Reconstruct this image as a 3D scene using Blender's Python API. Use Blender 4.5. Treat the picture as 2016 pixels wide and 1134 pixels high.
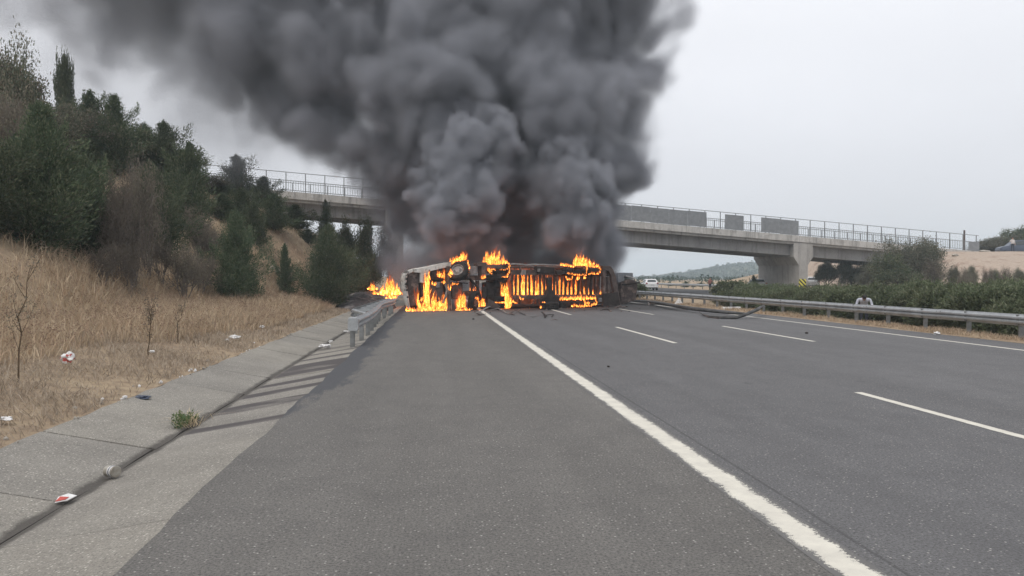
import bpy, bmesh, math, random
import numpy as np
from mathutils import Vector, Matrix, Euler, noise as mnoise

for _o in list(bpy.data.objects):
    bpy.data.objects.remove(_o)
S = bpy.context.scene
COL = S.collection
PI = math.pi

# ------------------------------------------------------------------ camera
F = 1500.0                       # focal length in pixels of the 2016 px wide photograph
EYE = Vector((0, 0, 1.65))
YAW = math.atan(153 / F)
PITCH = math.atan(20 / F)
cd = bpy.data.cameras.new('camera')
cam = bpy.data.objects.new('camera', cd)
COL.objects.link(cam)
cam.location = EYE
cam.rotation_euler = (PI / 2 - PITCH, 0, -YAW)
cd.sensor_width = 36.0
cd.lens = 36.0 * F / 2016
cd.clip_start = 0.1
cd.clip_end = 6000
S.camera = cam

# ------------------------------------------------------------------ sky, sun, exposure
SUN_EL, SUN_AZ = math.radians(58), math.radians(215)
w = bpy.data.worlds.new('World')
S.world = w
w.use_nodes = True
nt = w.node_tree
nt.nodes.clear()
out = nt.nodes.new('ShaderNodeOutputWorld')
bg = nt.nodes.new('ShaderNodeBackground')
sky = nt.nodes.new('ShaderNodeTexSky')
sky.sky_type = 'NISHITA'
sky.sun_disc = False
sky.sun_elevation = SUN_EL
sky.sun_rotation = SUN_AZ
sky.dust_density = 4.0
tc = nt.nodes.new('ShaderNodeTexCoord')
sep = nt.nodes.new('ShaderNodeSeparateXYZ')
nt.links.new(tc.outputs['Generated'], sep.inputs[0])
# overcast layer: a little brighter towards the zenith, faint cloud mottling
mp = nt.nodes.new('ShaderNodeMapping')
mp.inputs['Scale'].default_value = (1, 1, 2.6)
nz = nt.nodes.new('ShaderNodeTexNoise')
nz.inputs['Scale'].default_value = 1.7
nz.inputs['Detail'].default_value = 4
nt.links.new(tc.outputs['Generated'], mp.inputs[0])
nt.links.new(mp.outputs[0], nz.inputs['Vector'])
ramp = nt.nodes.new('ShaderNodeValToRGB')
ramp.color_ramp.elements[0].position = 0.0
ramp.color_ramp.elements[0].color = (6.9, 7.0, 7.45, 1)
ramp.color_ramp.elements[1].position = 0.34
ramp.color_ramp.elements[1].color = (9.6, 9.7, 10.1, 1)
nt.links.new(sep.outputs[2], ramp.inputs[0])
cr = nt.nodes.new('ShaderNodeMapRange')
cr.inputs['From Min'].default_value = 0.3
cr.inputs['From Max'].default_value = 0.7
cr.inputs['To Min'].default_value = 0.94
cr.inputs['To Max'].default_value = 1.06
nt.links.new(nz.outputs[0], cr.inputs[0])
mul = nt.nodes.new('ShaderNodeVectorMath')
mul.operation = 'SCALE'
nt.links.new(ramp.outputs[0], mul.inputs[0])
nt.links.new(cr.outputs[0], mul.inputs['Scale'])
mix = nt.nodes.new('ShaderNodeMixRGB')
mix.inputs[0].default_value = 0.92
nt.links.new(sky.outputs[0], mix.inputs[1])
nt.links.new(mul.outputs[0], mix.inputs[2])
nt.links.new(mix.outputs[0], bg.inputs[0])
bg.inputs[1].default_value = 0.105
nt.links.new(bg.outputs[0], out.inputs[0])

sl = bpy.data.lights.new('sun', 'SUN')
sl.energy = 1.5
sl.angle = math.radians(25)
sl.color = (1.0, 0.965, 0.92)
so = bpy.data.objects.new('sun', sl)
COL.objects.link(so)
_sd = Vector((math.sin(SUN_AZ) * math.cos(SUN_EL), math.cos(SUN_AZ) * math.cos(SUN_EL), math.sin(SUN_EL)))
so.rotation_euler = _sd.to_track_quat('Z', 'Y').to_euler()
so.location = _sd * 60

S.view_settings.view_transform = 'Standard'
S.view_settings.look = 'None'
S.view_settings.exposure = 0.0
S.view_settings.gamma = 1.0
S.view_settings.use_curve_mapping = False
S.render.engine = 'CYCLES'
S.cycles.use_denoising = True
S.cycles.max_bounces = 6
S.cycles.volume_bounces = 1
S.cycles.transparent_max_bounces = 24
S.cycles.volume_step_rate = 1.4
S.cycles.volume_max_steps = 256
S.cycles.sample_clamp_indirect = 12.0

# ------------------------------------------------------------------ helpers
_R = Euler((PI / 2 - PITCH, 0, -YAW)).to_matrix()
RIGHT, UP, FWD = _R @ Vector((1, 0, 0)), _R @ Vector((0, 1, 0)), _R @ Vector((0, 0, -1))


def at(u, v, d):
    """world point seen at photo pixel (u, v), d metres in front of the eye"""
    return EYE + d * (FWD + (u - 1008) / F * RIGHT + (567 - v) / F * UP)


def ground(u, v, z=0.0):
    r = FWD + (u - 1008) / F * RIGHT + (567 - v) / F * UP
    return EYE + r * ((z - EYE.z) / r.z)


def rnd(seed):
    return random.Random(seed)


class MB:
    def __init__(s):
        s.v, s.f = [], []

    def add(s, vs, fs):
        n = len(s.v)
        s.v.extend(tuple(p) for p in vs)
        s.f.extend(tuple(i + n for i in f) for f in fs)
        return s

    def box(s, c, size, rot=None, taper=1.0):
        x, y, z = size[0] / 2, size[1] / 2, size[2] / 2
        vs = [Vector((sx * x * (taper if sz > 0 else 1), sy * y * (taper if sz > 0 else 1), sz * z)) for sz in (-1, 1) for sy in (-1, 1) for sx in (-1, 1)]
        if rot is not None:
            m = rot if isinstance(rot, Matrix) else Euler(rot).to_matrix()
            vs = [m @ p for p in vs]
        c = Vector(c)
        return s.add([p + c for p in vs], [(0, 2, 3, 1), (4, 5, 7, 6), (0, 1, 5, 4), (2, 6, 7, 3), (0, 4, 6, 2), (1, 3, 7, 5)])

    def hexa(s, p):
        """eight corners: bottom 4 (ccw), top 4 (ccw)"""
        return s.add(p, [(3, 2, 1, 0), (4, 5, 6, 7), (0, 1, 5, 4), (1, 2, 6, 5), (2, 3, 7, 6), (3, 0, 4, 7)])

    def tube(s, pts, rad, n=8, cap=True, flat=1.0):
        pts = [Vector(p) for p in pts]
        k = len(pts)
        rs = rad if isinstance(rad, (list, tuple)) else [rad] * k
        base = len(s.v)
        prev = None
        for i, p in enumerate(pts):
            t = (pts[min(i + 1, k - 1)] - pts[max(i - 1, 0)])
            if t.length < 1e-9:
                t = Vector((0, 0, 1))
            t.normalize()
            a = prev if prev is not None else (Vector((0, 0, 1)) if abs(t.z) < 0.9 else Vector((1, 0, 0)))
            b = t.cross(a)
            if b.length < 1e-6:
                b = t.orthogonal()
            b.normalize()
            a = b.cross(t)
            prev = a
            for j in range(n):
                an = 2 * PI * j / n
                s.v.append(tuple(p + rs[i] * (math.cos(an) * a * flat + math.sin(an) * b)))
        for i in range(k - 1):
            for j in range(n):
                q = base + i * n
                s.f.append((q + j, q + (j + 1) % n, q + n + (j + 1) % n, q + n + j))
        if cap:
            s.f.append(tuple(base + j for j in range(n))[::-1])
            s.f.append(tuple(base + (k - 1) * n + j for j in range(n)))
        return s

    def lathe(s, c, axis, prof, n=24, closed=False):
        """prof: list of (along axis, radius)"""
        c = Vector(c)
        t = Vector(axis).normalized()
        a = t.orthogonal().normalized()
        b = t.cross(a)
        base = len(s.v)
        for (h, r) in prof:
            for j in range(n):
                an = 2 * PI * j / n
                s.v.append(tuple(c + t * h + r * (math.cos(an) * a + math.sin(an) * b)))
        k = len(prof)
        for i in range(k if closed else k - 1):
            for j in range(n):
                q, q2 = base + i * n, base + ((i + 1) % k) * n
                s.f.append((q + j, q + (j + 1) % n, q2 + (j + 1) % n, q2 + j))
        if not closed:
            s.f.append(tuple(base + j for j in range(n))[::-1])
            s.f.append(tuple(base + (k - 1) * n + j for j in range(n)))
        return s

    def prism(s, poly, axis, lo, hi):
        """poly in the two other axes (in xyz order), extruded along axis 0/1/2"""
        n = len(poly)
        vs = []
        for h in (lo, hi):
            for p in poly:
                q = list(p)
                q.insert(axis, h)
                vs.append(q)
        fs = [tuple(range(n))[::-1], tuple(range(n, 2 * n))]
        for i in range(n):
            fs.append((i, (i + 1) % n, n + (i + 1) % n, n + i))
        return s.add(vs, fs)

    def mesh(s, name):
        me = bpy.data.meshes.new(name)
        me.from_pydata(s.v, [], s.f)
        return me


def tag(o, label=None, cat=None, group=None, kind=None):
    if label: o['label'] = label
    if cat: o['category'] = cat
    if group: o['group'] = group
    if kind: o['kind'] = kind
    return o


def fix_normals(me):
    bm = bmesh.new()
    bm.from_mesh(me)
    bmesh.ops.recalc_face_normals(bm, faces=bm.faces)
    bm.to_mesh(me)
    bm.free()


def put(name, mb, mat, parent=None, smooth=False, bevel=0, loc=None, **kw):
    me = mb.mesh(name) if isinstance(mb, MB) else mb
    if isinstance(mb, MB):
        fix_normals(me)
    if mat and not me.materials:
        me.materials.append(mat)
    if smooth:
        me.polygons.foreach_set('use_smooth', [True] * len(me.polygons))
    o = bpy.data.objects.new(name, me)
    COL.objects.link(o)
    if parent is not None:
        o.parent = parent
    if loc is not None:
        o.location = loc
    if bevel:
        m = o.modifiers.new('bevel', 'BEVEL')
        m.width = bevel
        m.segments = 2
        m.limit_method = 'ANGLE'
    if smooth and not bevel:
        try:
            me.set_sharp_from_angle(angle=math.radians(42))
        except Exception:
            pass
    return tag(o, **kw)


def thing(name, label, cat, loc=(0, 0, 0), rz=0.0, group=None, parent=None):
    o = bpy.data.objects.new(name, None)
    COL.objects.link(o)
    o.empty_display_size = 0.3
    o.location = loc
    o.rotation_euler = (0, 0, rz)
    if parent: o.parent = parent
    return tag(o, label, cat, group)


def copy_tree(o, parent=None):
    c = o.copy()
    COL.objects.link(c)
    if parent is not None:
        c.parent = parent
    for ch in list(o.children):
        copy_tree(ch, c)
    return c


def np_mesh(name, V, T):
    """triangles from numpy arrays"""
    me = bpy.data.meshes.new(name)
    V = np.asarray(V, np.float32)
    T = np.asarray(T, np.int32)
    me.vertices.add(len(V))
    me.vertices.foreach_set('co', V.ravel())
    me.loops.add(T.size)
    me.loops.foreach_set('vertex_index', T.ravel())
    me.polygons.add(len(T))
    me.polygons.foreach_set('loop_start', np.arange(0, T.size, T.shape[1], dtype=np.int32))
    me.polygons.foreach_set('loop_total', np.full(len(T), T.shape[1], np.int32))
    me.update(calc_edges=True)
    return me


# ------------------------------------------------------------------ materials
class NT:
    def __init__(s, name):
        s.m = bpy.data.materials.new(name)
        s.m.use_nodes = True
        s.t = s.m.node_tree
        s.b = s.t.nodes['Principled BSDF']
        s.o = s.t.nodes['Material Output']

    def n(s, typ, **kw):
        x = s.t.nodes.new(typ)
        for k, v in kw.items():
            setattr(x, k, v)
        return x

    def l(s, a, b):
        s.t.links.new(a, b)

    def val(s, x, inp):
        if hasattr(x, 'links') or hasattr(x, 'is_output'):
            s.l(x, inp)
        else:
            inp.default_value = x

    def coord(s, kind='Object'):
        return s.n('ShaderNodeTexCoord').outputs[kind]

    def map(s, vec, scale=(1, 1, 1), loc=(0, 0, 0), rot=(0, 0, 0)):
        m = s.n('ShaderNodeMapping')
        m.inputs['Scale'].default_value = scale
        m.inputs['Location'].default_value = loc
        m.inputs['Rotation'].default_value = rot
        s.l(vec, m.inputs[0])
        return m.outputs[0]

    def noise(s, vec, scale, detail=4, rough=0.55, dist=0.0):
        x = s.n('ShaderNodeTexNoise')
        x.inputs['Scale'].default_value = scale
        x.inputs['Detail'].default_value = detail
        x.inputs['Roughness'].default_value = rough
        x.inputs['Distortion'].default_value = dist
        s.l(vec, x.inputs['Vector'])
        return x.outputs[0]

    def voro(s, vec, scale, feature='F1', out='Distance'):
        x = s.n('ShaderNodeTexVoronoi', feature=feature)
        x.inputs['Scale'].default_value = scale
        s.l(vec, x.inputs['Vector'])
        return x.outputs[out]

    def rng(s, x, a, b, c=0.0, d=1.0, smooth=False):
        m = s.n('ShaderNodeMapRange')
        if smooth: m.interpolation_type = 'SMOOTHSTEP'
        for i, q in enumerate((a, b, c, d)):
            m.inputs[i + 1].default_value = q
        s.l(x, m.inputs[0])
        return m.outputs[0]

    def math(s, op, a, b=0.0, c=None):
        m = s.n('ShaderNodeMath', operation=op)
        s.val(a, m.inputs[0])
        s.val(b, m.inputs[1])
        if c is not None: s.val(c, m.inputs[2])
        return m.outputs[0]

    def mix(s, f, a, b, mode='MIX'):
        m = s.n('ShaderNodeMixRGB', blend_type=mode)
        s.val(f, m.inputs[0])
        for x, i in ((a, 1), (b, 2)):
            if isinstance(x, tuple):
                m.inputs[i].default_value = (*x[:3], 1)
            else:
                s.l(x, m.inputs[i])
        return m.outputs[0]

    def bump(s, h, strength=0.3, dist=0.02):
        b = s.n('ShaderNodeBump')
        b.inputs['Strength'].default_value = strength
        b.inputs['Distance'].default_value = dist
        s.l(h, b.inputs['Height'])
        s.l(b.outputs[0], s.b.inputs['Normal'])

    def col(s, c):
        if isinstance(c, tuple):
            s.b.inputs['Base Color'].default_value = (*c[:3], 1)
        else:
            s.l(c, s.b.inputs['Base Color'])

    def set(s, rough=0.8, metal=0.0, spec=0.3):
        s.val(rough, s.b.inputs['Roughness'])
        s.val(metal, s.b.inputs['Metallic'])
        s.b.inputs['Specular IOR Level'].default_value = spec
        return s.m


def weathered(name, a, b, scale=6.0, rough=0.8, metal=0.0, bump=0.15, spec=0.3, lo=0.35, hi=0.68, fine=60.0, third=None, streak=None):
    x = NT(name)
    c = x.coord()
    n1 = x.noise(c, scale, 6, 0.62)
    colr = x.mix(x.rng(n1, lo, hi), a, b)
    if third:
        n3 = x.noise(x.map(c, loc=(7, 3, 1)), scale * 0.6, 5, 0.7)
        colr = x.mix(x.rng(n3, 0.53, 0.62), colr, third)
    if streak:
        st = x.noise(x.map(x.n('ShaderNodeNewGeometry').outputs['Position'], (2.2, 2.2, .16)), 1.0, 6, .72)
        colr = x.mix(x.rng(st, .50, .66, 0, .75), colr, streak)
    nf = x.noise(c, fine, 3, 0.6)
    colr = x.mix(0.35, colr, x.mix(1.0, colr, nf, 'OVERLAY'))
    x.col(colr)
    if bump:
        x.bump(x.math('ADD', n1, x.math('MULTIPLY', nf, 0.5)), bump, 0.03)
    return x.set(rough, metal, spec)


M = {}
M['galv'] = weathered('galvanised_steel', (0.42, 0.44, 0.45), (0.29, 0.30, 0.31), 3.0, 0.5, 0.35, 0.04, 0.5, fine=40)
M['galv_post'] = weathered('dull_steel', (0.26, 0.27, 0.27), (0.17, 0.17, 0.165), 5.0, 0.65, 0.25, 0.05)
M['concrete'] = weathered('bridge_concrete', (0.42, 0.405, 0.385), (0.31, 0.30, 0.285), 0.8, 0.92, 0, 0.15, 0.2, fine=22, streak=(0.20, 0.19, 0.175))
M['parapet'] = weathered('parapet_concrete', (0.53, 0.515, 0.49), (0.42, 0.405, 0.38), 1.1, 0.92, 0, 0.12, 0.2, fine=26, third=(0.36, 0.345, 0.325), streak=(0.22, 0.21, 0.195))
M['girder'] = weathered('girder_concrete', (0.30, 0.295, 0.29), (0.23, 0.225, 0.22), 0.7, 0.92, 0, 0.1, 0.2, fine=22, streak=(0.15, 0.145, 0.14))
M['panel_grey'] = weathered('grey_sheet', (0.20, 0.21, 0.22), (0.27, 0.28, 0.29), 2.5, 0.75, 0.1, 0.05)
M['rail_paint'] = weathered('railing_paint', (0.24, 0.25, 0.26), (0.16, 0.17, 0.17), 4, 0.6, 0.2, 0.0)
M['char'] = weathered('charred_steel', (0.055, 0.040, 0.036), (0.125, 0.095, 0.085), 3.5, 0.85, 0.1, 0.4, 0.3, third=(0.21, 0.155, 0.13))
M['char_dark'] = weathered('sooty_steel', (0.024, 0.020, 0.019), (0.060, 0.049, 0.045), 4.0, 0.9, 0.1, 0.4, 0.2)
M['rubber'] = weathered('burnt_rubber', (0.016, 0.014, 0.013), (0.040, 0.033, 0.030), 7.0, 0.9, 0, 0.5, 0.2)
M['cab_white'] = weathered('scorched_white_paint', (0.60, 0.58, 0.54), (0.36, 0.30, 0.25), 2.2, 0.6, 0, 0.1, 0.4, lo=0.42, hi=0.66, third=(0.06, 0.045, 0.04))
M['hub'] = weathered('sooty_hub', (0.30, 0.28, 0.26), (0.12, 0.10, 0.09), 8.0, 0.6, 0.4, 0.1)
M['ash'] = weathered('ash_grey', (0.26, 0.25, 0.24), (0.12, 0.11, 0.105), 5.0, 0.9, 0, 0.3)
M['white_scrap'] = weathered('white_scrap', (0.70, 0.69, 0.67), (0.42, 0.41, 0.40), 6.0, 0.7, 0, 0.1)
M['scrap_steel'] = weathered('bent_dark_steel', (0.10, 0.10, 0.098), (0.04, 0.038, 0.037), 4.0, 0.6, 0.3, 0.2)
M['rock'] = weathered('limestone', (0.42, 0.39, 0.34), (0.24, 0.21, 0.18), 3.0, 0.95, 0, 0.6, 0.2)
M['bark'] = weathered('bark', (0.10, 0.075, 0.055), (0.05, 0.038, 0.03), 9.0, 0.95, 0, 0.5, 0.2)
M['twig'] = weathered('dry_twig', (0.185, 0.160, 0.135), (0.105, 0.090, 0.078), 5.0, 0.95, 0, 0, 0.1)
M['stalk'] = weathered('dry_stalk', (0.13, 0.095, 0.06), (0.07, 0.05, 0.035), 5.0, 0.95, 0, 0, 0.1)
M['skin'] = weathered('skin', (0.42, 0.25, 0.17), (0.36, 0.20, 0.14), 8, 0.6, 0, 0)
M['hair'] = weathered('dark_hair', (0.02, 0.016, 0.014), (0.03, 0.025, 0.02), 20, 0.8, 0, 0.2)
M['shirt_blue'] = weathered('pale_shirt', (0.50, 0.52, 0.58), (0.42, 0.44, 0.50), 6, 0.9, 0, 0.1)
M['shirt_white'] = weathered('white_shirt', (0.62, 0.58, 0.56), (0.52, 0.48, 0.46), 6, 0.9, 0, 0.1)
M['shirt_red'] = weathered('reddish_shirt', (0.36, 0.16, 0.13), (0.28, 0.13, 0.11), 6, 0.9, 0, 0.1)
M['trousers'] = weathered('dark_trousers', (0.04, 0.045, 0.06), (0.025, 0.028, 0.036), 6, 0.9, 0, 0.1)
M['car_white'] = weathered('white_car_paint', (0.74, 0.74, 0.74), (0.66, 0.66, 0.66), 2, 0.35, 0, 0, 0.5)
M['car_navy'] = weathered('navy_car_paint', (0.05, 0.065, 0.10), (0.04, 0.05, 0.08), 2, 0.35, 0, 0, 0.5)
M['car_glass'] = weathered('dark_car_glass', (0.03, 0.035, 0.04), (0.05, 0.055, 0.06), 1.5, 0.12, 0, 0, 0.6)
M['car_trim'] = weathered('black_trim', (0.02, 0.02, 0.02), (0.03, 0.03, 0.03), 8, 0.7, 0, 0)
M['tail_red'] = weathered('tail_lamp_red', (0.35, 0.02, 0.02), (0.25, 0.015, 0.015), 8, 0.3, 0, 0, 0.5)
M['plate'] = weathered('plate_white', (0.7, 0.7, 0.68), (0.6, 0.6, 0.6), 8, 0.5, 0, 0)
M['sign_yellow'] = weathered('sign_yellow', (0.72, 0.66, 0.10), (0.62, 0.56, 0.09), 6, 0.5, 0, 0)
M['sign_black'] = weathered('sign_black', (0.02, 0.02, 0.02), (0.03, 0.03, 0.03), 6, 0.5, 0, 0)
M['red_print'] = weathered('red_print', (0.50, 0.10, 0.08), (0.38, 0.08, 0.07), 8, 0.7, 0, 0)
M['tin'] = weathered('tin_can', (0.45, 0.43, 0.38), (0.25, 0.22, 0.18), 14, 0.45, 0.5, 0.1)
M['plastic'] = weathered('pale_plastic', (0.75, 0.74, 0.73), (0.58, 0.57, 0.56), 12, 0.5, 0, 0.3)


def foliage(name, a, b, c=None, trans=0.25):
    x = NT(name)
    g = x.n('ShaderNodeNewGeometry')
    oi = x.n('ShaderNodeObjectInfo')
    n1 = x.noise(g.outputs['Position'], 1.1, 3, 0.6)
    colr = x.mix(x.rng(n1, 0.34, 0.66), a, b)
    if c:
        f = x.math('MULTIPLY', x.math('GREATER_THAN', g.outputs['Random Per Island'], 0.72), 0.75)
        colr = x.mix(f, colr, c)
    v = x.rng(g.outputs['Random Per Island'], 0, 1, 0.65, 1.3)
    hs = x.n('ShaderNodeHueSaturation')
    x.l(x.math('MULTIPLY', v, x.rng(oi.outputs['Random'], 0, 1, 0.8, 1.2)), hs.inputs['Value'])
    x.l(x.rng(oi.outputs['Random'], 0, 1, 0.485, 0.515), hs.inputs['Hue'])
    x.l(colr, hs.inputs['Color'])
    x.col(hs.outputs[0])
    m = x.set(0.75, 0, 0.2)
    if trans:
        tr = x.n('ShaderNodeBsdfTranslucent')
        x.l(hs.outputs[0], tr.inputs[0])
        ms = x.n('ShaderNodeMixShader')
        ms.inputs[0].default_value = trans
        x.l(x.b.outputs[0], ms.inputs[1])
        x.l(tr.outputs[0], ms.inputs[2])
        x.l(ms.outputs[0], x.o.inputs['Surface'])
    return m


M['juniper'] = foliage('juniper_foliage', (0.070, 0.102, 0.056), (0.106, 0.135, 0.074), (0.136, 0.142, 0.090))
M['broad'] = foliage('broadleaf_foliage', (0.080, 0.105, 0.055), (0.115, 0.132, 0.074), (0.145, 0.135, 0.090))
M['olive'] = foliage('dusty_foliage', (0.112, 0.125, 0.084), (0.145, 0.148, 0.105), (0.180, 0.150, 0.115))
M['hedge'] = foliage('oleander_foliage', (0.108, 0.136, 0.074), (0.140, 0.165, 0.090), (0.160, 0.165, 0.108))
M['fargreen'] = foliage('far_wood', (0.040, 0.075, 0.058), (0.058, 0.090, 0.066), None, 0)
M['dryleaf'] = foliage('dry_leaves', (0.165, 0.140, 0.110), (0.22, 0.185, 0.145), (0.12, 0.115, 0.085))
M['straw'] = foliage('dry_grass', (0.54, 0.435, 0.295), (0.72, 0.60, 0.42), (0.40, 0.295, 0.20), 0.3)
M['straw_old'] = foliage('old_straw', (0.42, 0.355, 0.265), (0.54, 0.465, 0.355), (0.31, 0.255, 0.19), 0.3)
M['straw_pale'] = foliage('seed_heads', (0.46, 0.37, 0.26), (0.36, 0.27, 0.18), (0.24, 0.17, 0.12), 0.3)
M['weed'] = foliage('green_weed', (0.10, 0.17, 0.075), (0.14, 0.21, 0.09), (0.18, 0.21, 0.10), 0.3)

# ------------------------------------------------------------------ terrain
EDGE_L, EDGE_R = -1.80, 14.7          # asphalt edges
INV, OUT = -3.0, -4.15                # invert and outer lip of the drain


def sstep(a, b, x):
    t = np.clip((x - a) / (b - a), 0, 1)
    return t * t * (3 - 2 * t)


def wav(X, Y, s, k=0.0):
    return (np.sin(X * 0.9 / s + 1.3 * np.sin(Y * 0.53 / s + k)) + np.sin(Y * 1.1 / s + 1.7 * np.sin(X * 0.61 / s + 2 + k)) + np.sin((X + Y) * 0.7 / s + k * 3)) / 3


def terrain(X, Y):
    X = np.asarray(X, float)
    Y = np.asarray(Y, float)
    toe = -8.6 + 1.3 * sstep(33, 41, Y) + 2.4 * sstep(41, 51, Y) - 1.2 * sstep(54, 64, Y) - 2.5 * sstep(90, 140, Y)
    z = np.where(X < OUT, 0.11 * np.clip(OUT - X, 0, 4.4), 0.0)
    up = np.clip(toe - X, 0, None)
    hill = 9.6 * (1 - np.exp(-up * (0.078 + .055 * sstep(30, 42, Y)) * (1 + .08 * wav(X, Y, 4.0)))) * (1 - 0.8 * sstep(110, 220, Y))
    far = 1.0 * sstep(14, 60, up) * 7 * (1 - sstep(140, 300, Y))
    z = z + hill * sstep(0, 1.5, up) + far + np.where(X < OUT - .2, 0.10 * wav(X, Y, 1.3) * sstep(0, 3, OUT - X), 0)
    # drain trough under the slabs, road bed
    z = np.where((X >= OUT) & (X <= EDGE_L), -0.42, z)
    z = np.where((X > EDGE_L) & (X < EDGE_R), -0.10, z)
    # median: sinks behind the rail, rises to the other carriageway
    med = (X >= EDGE_R) & (X < 24.5)
    z = np.where(med, 0.0 - 0.72 * sstep(15.7, 17.6, X) + 0.66 * sstep(20.5, 24.0, X) + 0.03 * wav(X, Y, .7), z)
    z = np.where((X >= 24.5) & (X < 37), -0.08, z)
    rise = 4.5 * sstep(50.5, 57.5, X) * sstep(58, 86, Y) * (1 - .9 * sstep(104, 150, Y))
    z = np.where(X >= 37, rise + 0.12 * wav(X, Y, 1.6) * sstep(38, 44, X) + 0.3 * sstep(38, 50, X), z)
    return z


def gz(x, y):
    return float(terrain(np.array([x]), np.array([y]))[0])


def grid_axis(parts):
    o = []
    for a, b, st in parts:
        o += list(np.arange(a, b, st))
    return np.array(sorted(set(np.round(o, 3))))


gx = grid_axis([(-1500, -200, 130), (-200, -60, 14), (-60, -24, 2), (-24, -4.2, .4)])
gx = np.concatenate([gx, [OUT - .02, OUT + .02, EDGE_L - .02, EDGE_L + .02, EDGE_R - .02, EDGE_R + .02],
                     np.arange(15, 24.4, .45), [24.48, 24.52, 36.98, 37.02], np.arange(38, 76, 1.0), np.arange(80, 200, 15), np.arange(220, 1600, 150)])
gy = np.concatenate([np.arange(-30, 2, 4), np.arange(2, 62, .6), np.arange(62, 130, 1.6), np.arange(132, 320, 14), np.arange(340, 1700, 110)])
GX, GY = np.meshgrid(gx, gy)
GZ = terrain(GX, GY)
nx, ny = len(gx), len(gy)
ii = np.arange(nx * ny).reshape(ny, nx)
Q = np.stack([ii[:-1, :-1], ii[:-1, 1:], ii[1:, 1:], ii[1:, :-1]], -1).reshape(-1, 4)
me = np_mesh('ground', np.stack([GX, GY, GZ], -1).reshape(-1, 3), Q)

x = NT('ground_soil')
c = x.coord()
sp = x.n('ShaderNodeSeparateXYZ')
x.l(c, sp.inputs[0])
n1 = x.noise(c, 0.55, 8, 0.65)
n2 = x.noise(c, 4.0, 8, 0.7)
n3 = x.noise(c, 30.0, 5, 0.7)
soil = x.mix(x.rng(n1, .38, .62), (0.33, 0.25, 0.175), (0.42, 0.33, 0.225))
soil = x.mix(x.rng(n2, .45, .70), soil, (0.23, 0.172, 0.128))
soil = x.mix(x.math('MULTIPLY', x.rng(n3, .55, .75), .6), soil, (0.44, 0.34, 0.21))
dirt = x.mix(x.rng(n2, .35, .65), (0.35, 0.275, 0.215), (0.46, 0.375, 0.305))
dirt = x.mix(x.rng(n1, .52, .66), dirt, (0.28, 0.20, 0.155))
right = x.math('MULTIPLY', x.rng(x.math('ADD', sp.outputs[0], x.math('MULTIPLY', n1, 5)), 52, 54), x.rng(sp.outputs[1], 108, 122, 1, 0))
base = x.mix(right, soil, dirt)
# burnt patch on the bank left of the wreck
dx = x.math('MULTIPLY', x.math('ADD', sp.outputs[0], 4.8), 1 / 2.2)
dy = x.math('MULTIPLY', x.math('ADD', sp.outputs[1], -45.5), 1 / 6.5)
rr = x.math('SQRT', x.math('ADD', x.math('MULTIPLY', dx, dx), x.math('MULTIPLY', dy, dy)))
rr = x.math('ADD', rr, x.math('MULTIPLY', x.math('ADD', n2, -.5), 0.9))
base = x.mix(x.rng(rr, .8, 1.15, 1, 0, True), base, x.mix(x.rng(n3, .4, .7), (0.035, 0.032, 0.033), (0.11, 0.10, 0.10)))
x.col(base)
x.bump(x.math('ADD', n2, x.math('MULTIPLY', n3, .5)), 0.7, 0.08)
x.set(0.95, 0, 0.1)
put('ground', me, x.m, smooth=True, kind='structure')

# ------------------------------------------------------------------ asphalt
x = NT('asphalt')
c = x.coord()
sp = x.n('ShaderNodeSeparateXYZ')
x.l(c, sp.inputs[0])
big = x.noise(x.map(c, (1, .12, 1)), 1.1, 5, 0.6)
mid = x.noise(c, 1.6, 6, 0.65)
fine = x.noise(c, 55, 4, 0.75)
gr = x.noise(c, 170, 2, 0.6)
colr = x.mix(x.rng(big, .36, .66), (0.134, 0.131, 0.128), (0.168, 0.164, 0.160))
colr = x.mix(x.math('MULTIPLY', x.rng(mid, .45, .75), .5), colr, (0.090, 0.088, 0.089))
# shoulder is a slightly warmer, older mix than the running lanes
sh = x.rng(x.math('ADD', sp.outputs[0], x.math('MULTIPLY', mid, .3)), 2.3, 2.7)
colr = x.mix(1.0, colr, x.mix(sh, (1.075, 1.045, 0.985), (0.935, 0.945, 0.985)), 'MULTIPLY')
colr = x.mix(x.rng(fine, .36, .54, .85, 0), colr, (0.042, 0.041, 0.041))
colr = x.mix(x.rng(x.noise(c, 19, 5, .75), .52, .70, 0, .5), colr, (0.060, 0.059, 0.060))
wt = x.math('ABSOLUTE', x.math('SUBTRACT', x.math('ABSOLUTE', x.math('SUBTRACT', x.math('MODULO', x.math('ADD', sp.outputs[0], 1.4), 3.73), 1.865)), .88))
colr = x.mix(x.math('MULTIPLY', x.rng(wt, .15, .5, .16, 0, True), sh), colr, (0.085, 0.083, 0.084))
vc = x.n('ShaderNodeTexVoronoi', feature='F1')
vc.inputs['Scale'].default_value = 40
x.l(c, vc.inputs['Vector'])
sv = x.n('ShaderNodeSeparateXYZ')
x.l(vc.outputs['Color'], sv.inputs[0])
chip = x.math('MULTIPLY', x.math('GREATER_THAN', sv.outputs[0], 0.76), x.rng(x.math('ADD', vc.outputs['Distance'], x.math('MULTIPLY', x.math('ADD', fine, -.5), .5)), .14, .36, 1, 0))
colr = x.mix(x.math('MULTIPLY', chip, x.rng(sv.outputs[1], 0, 1, .12, 1.0)), colr, (0.46, 0.44, 0.41))
colr = x.mix(x.rng(gr, .56, .72, 0, .55), colr, (0.27, 0.26, 0.25))
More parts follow.
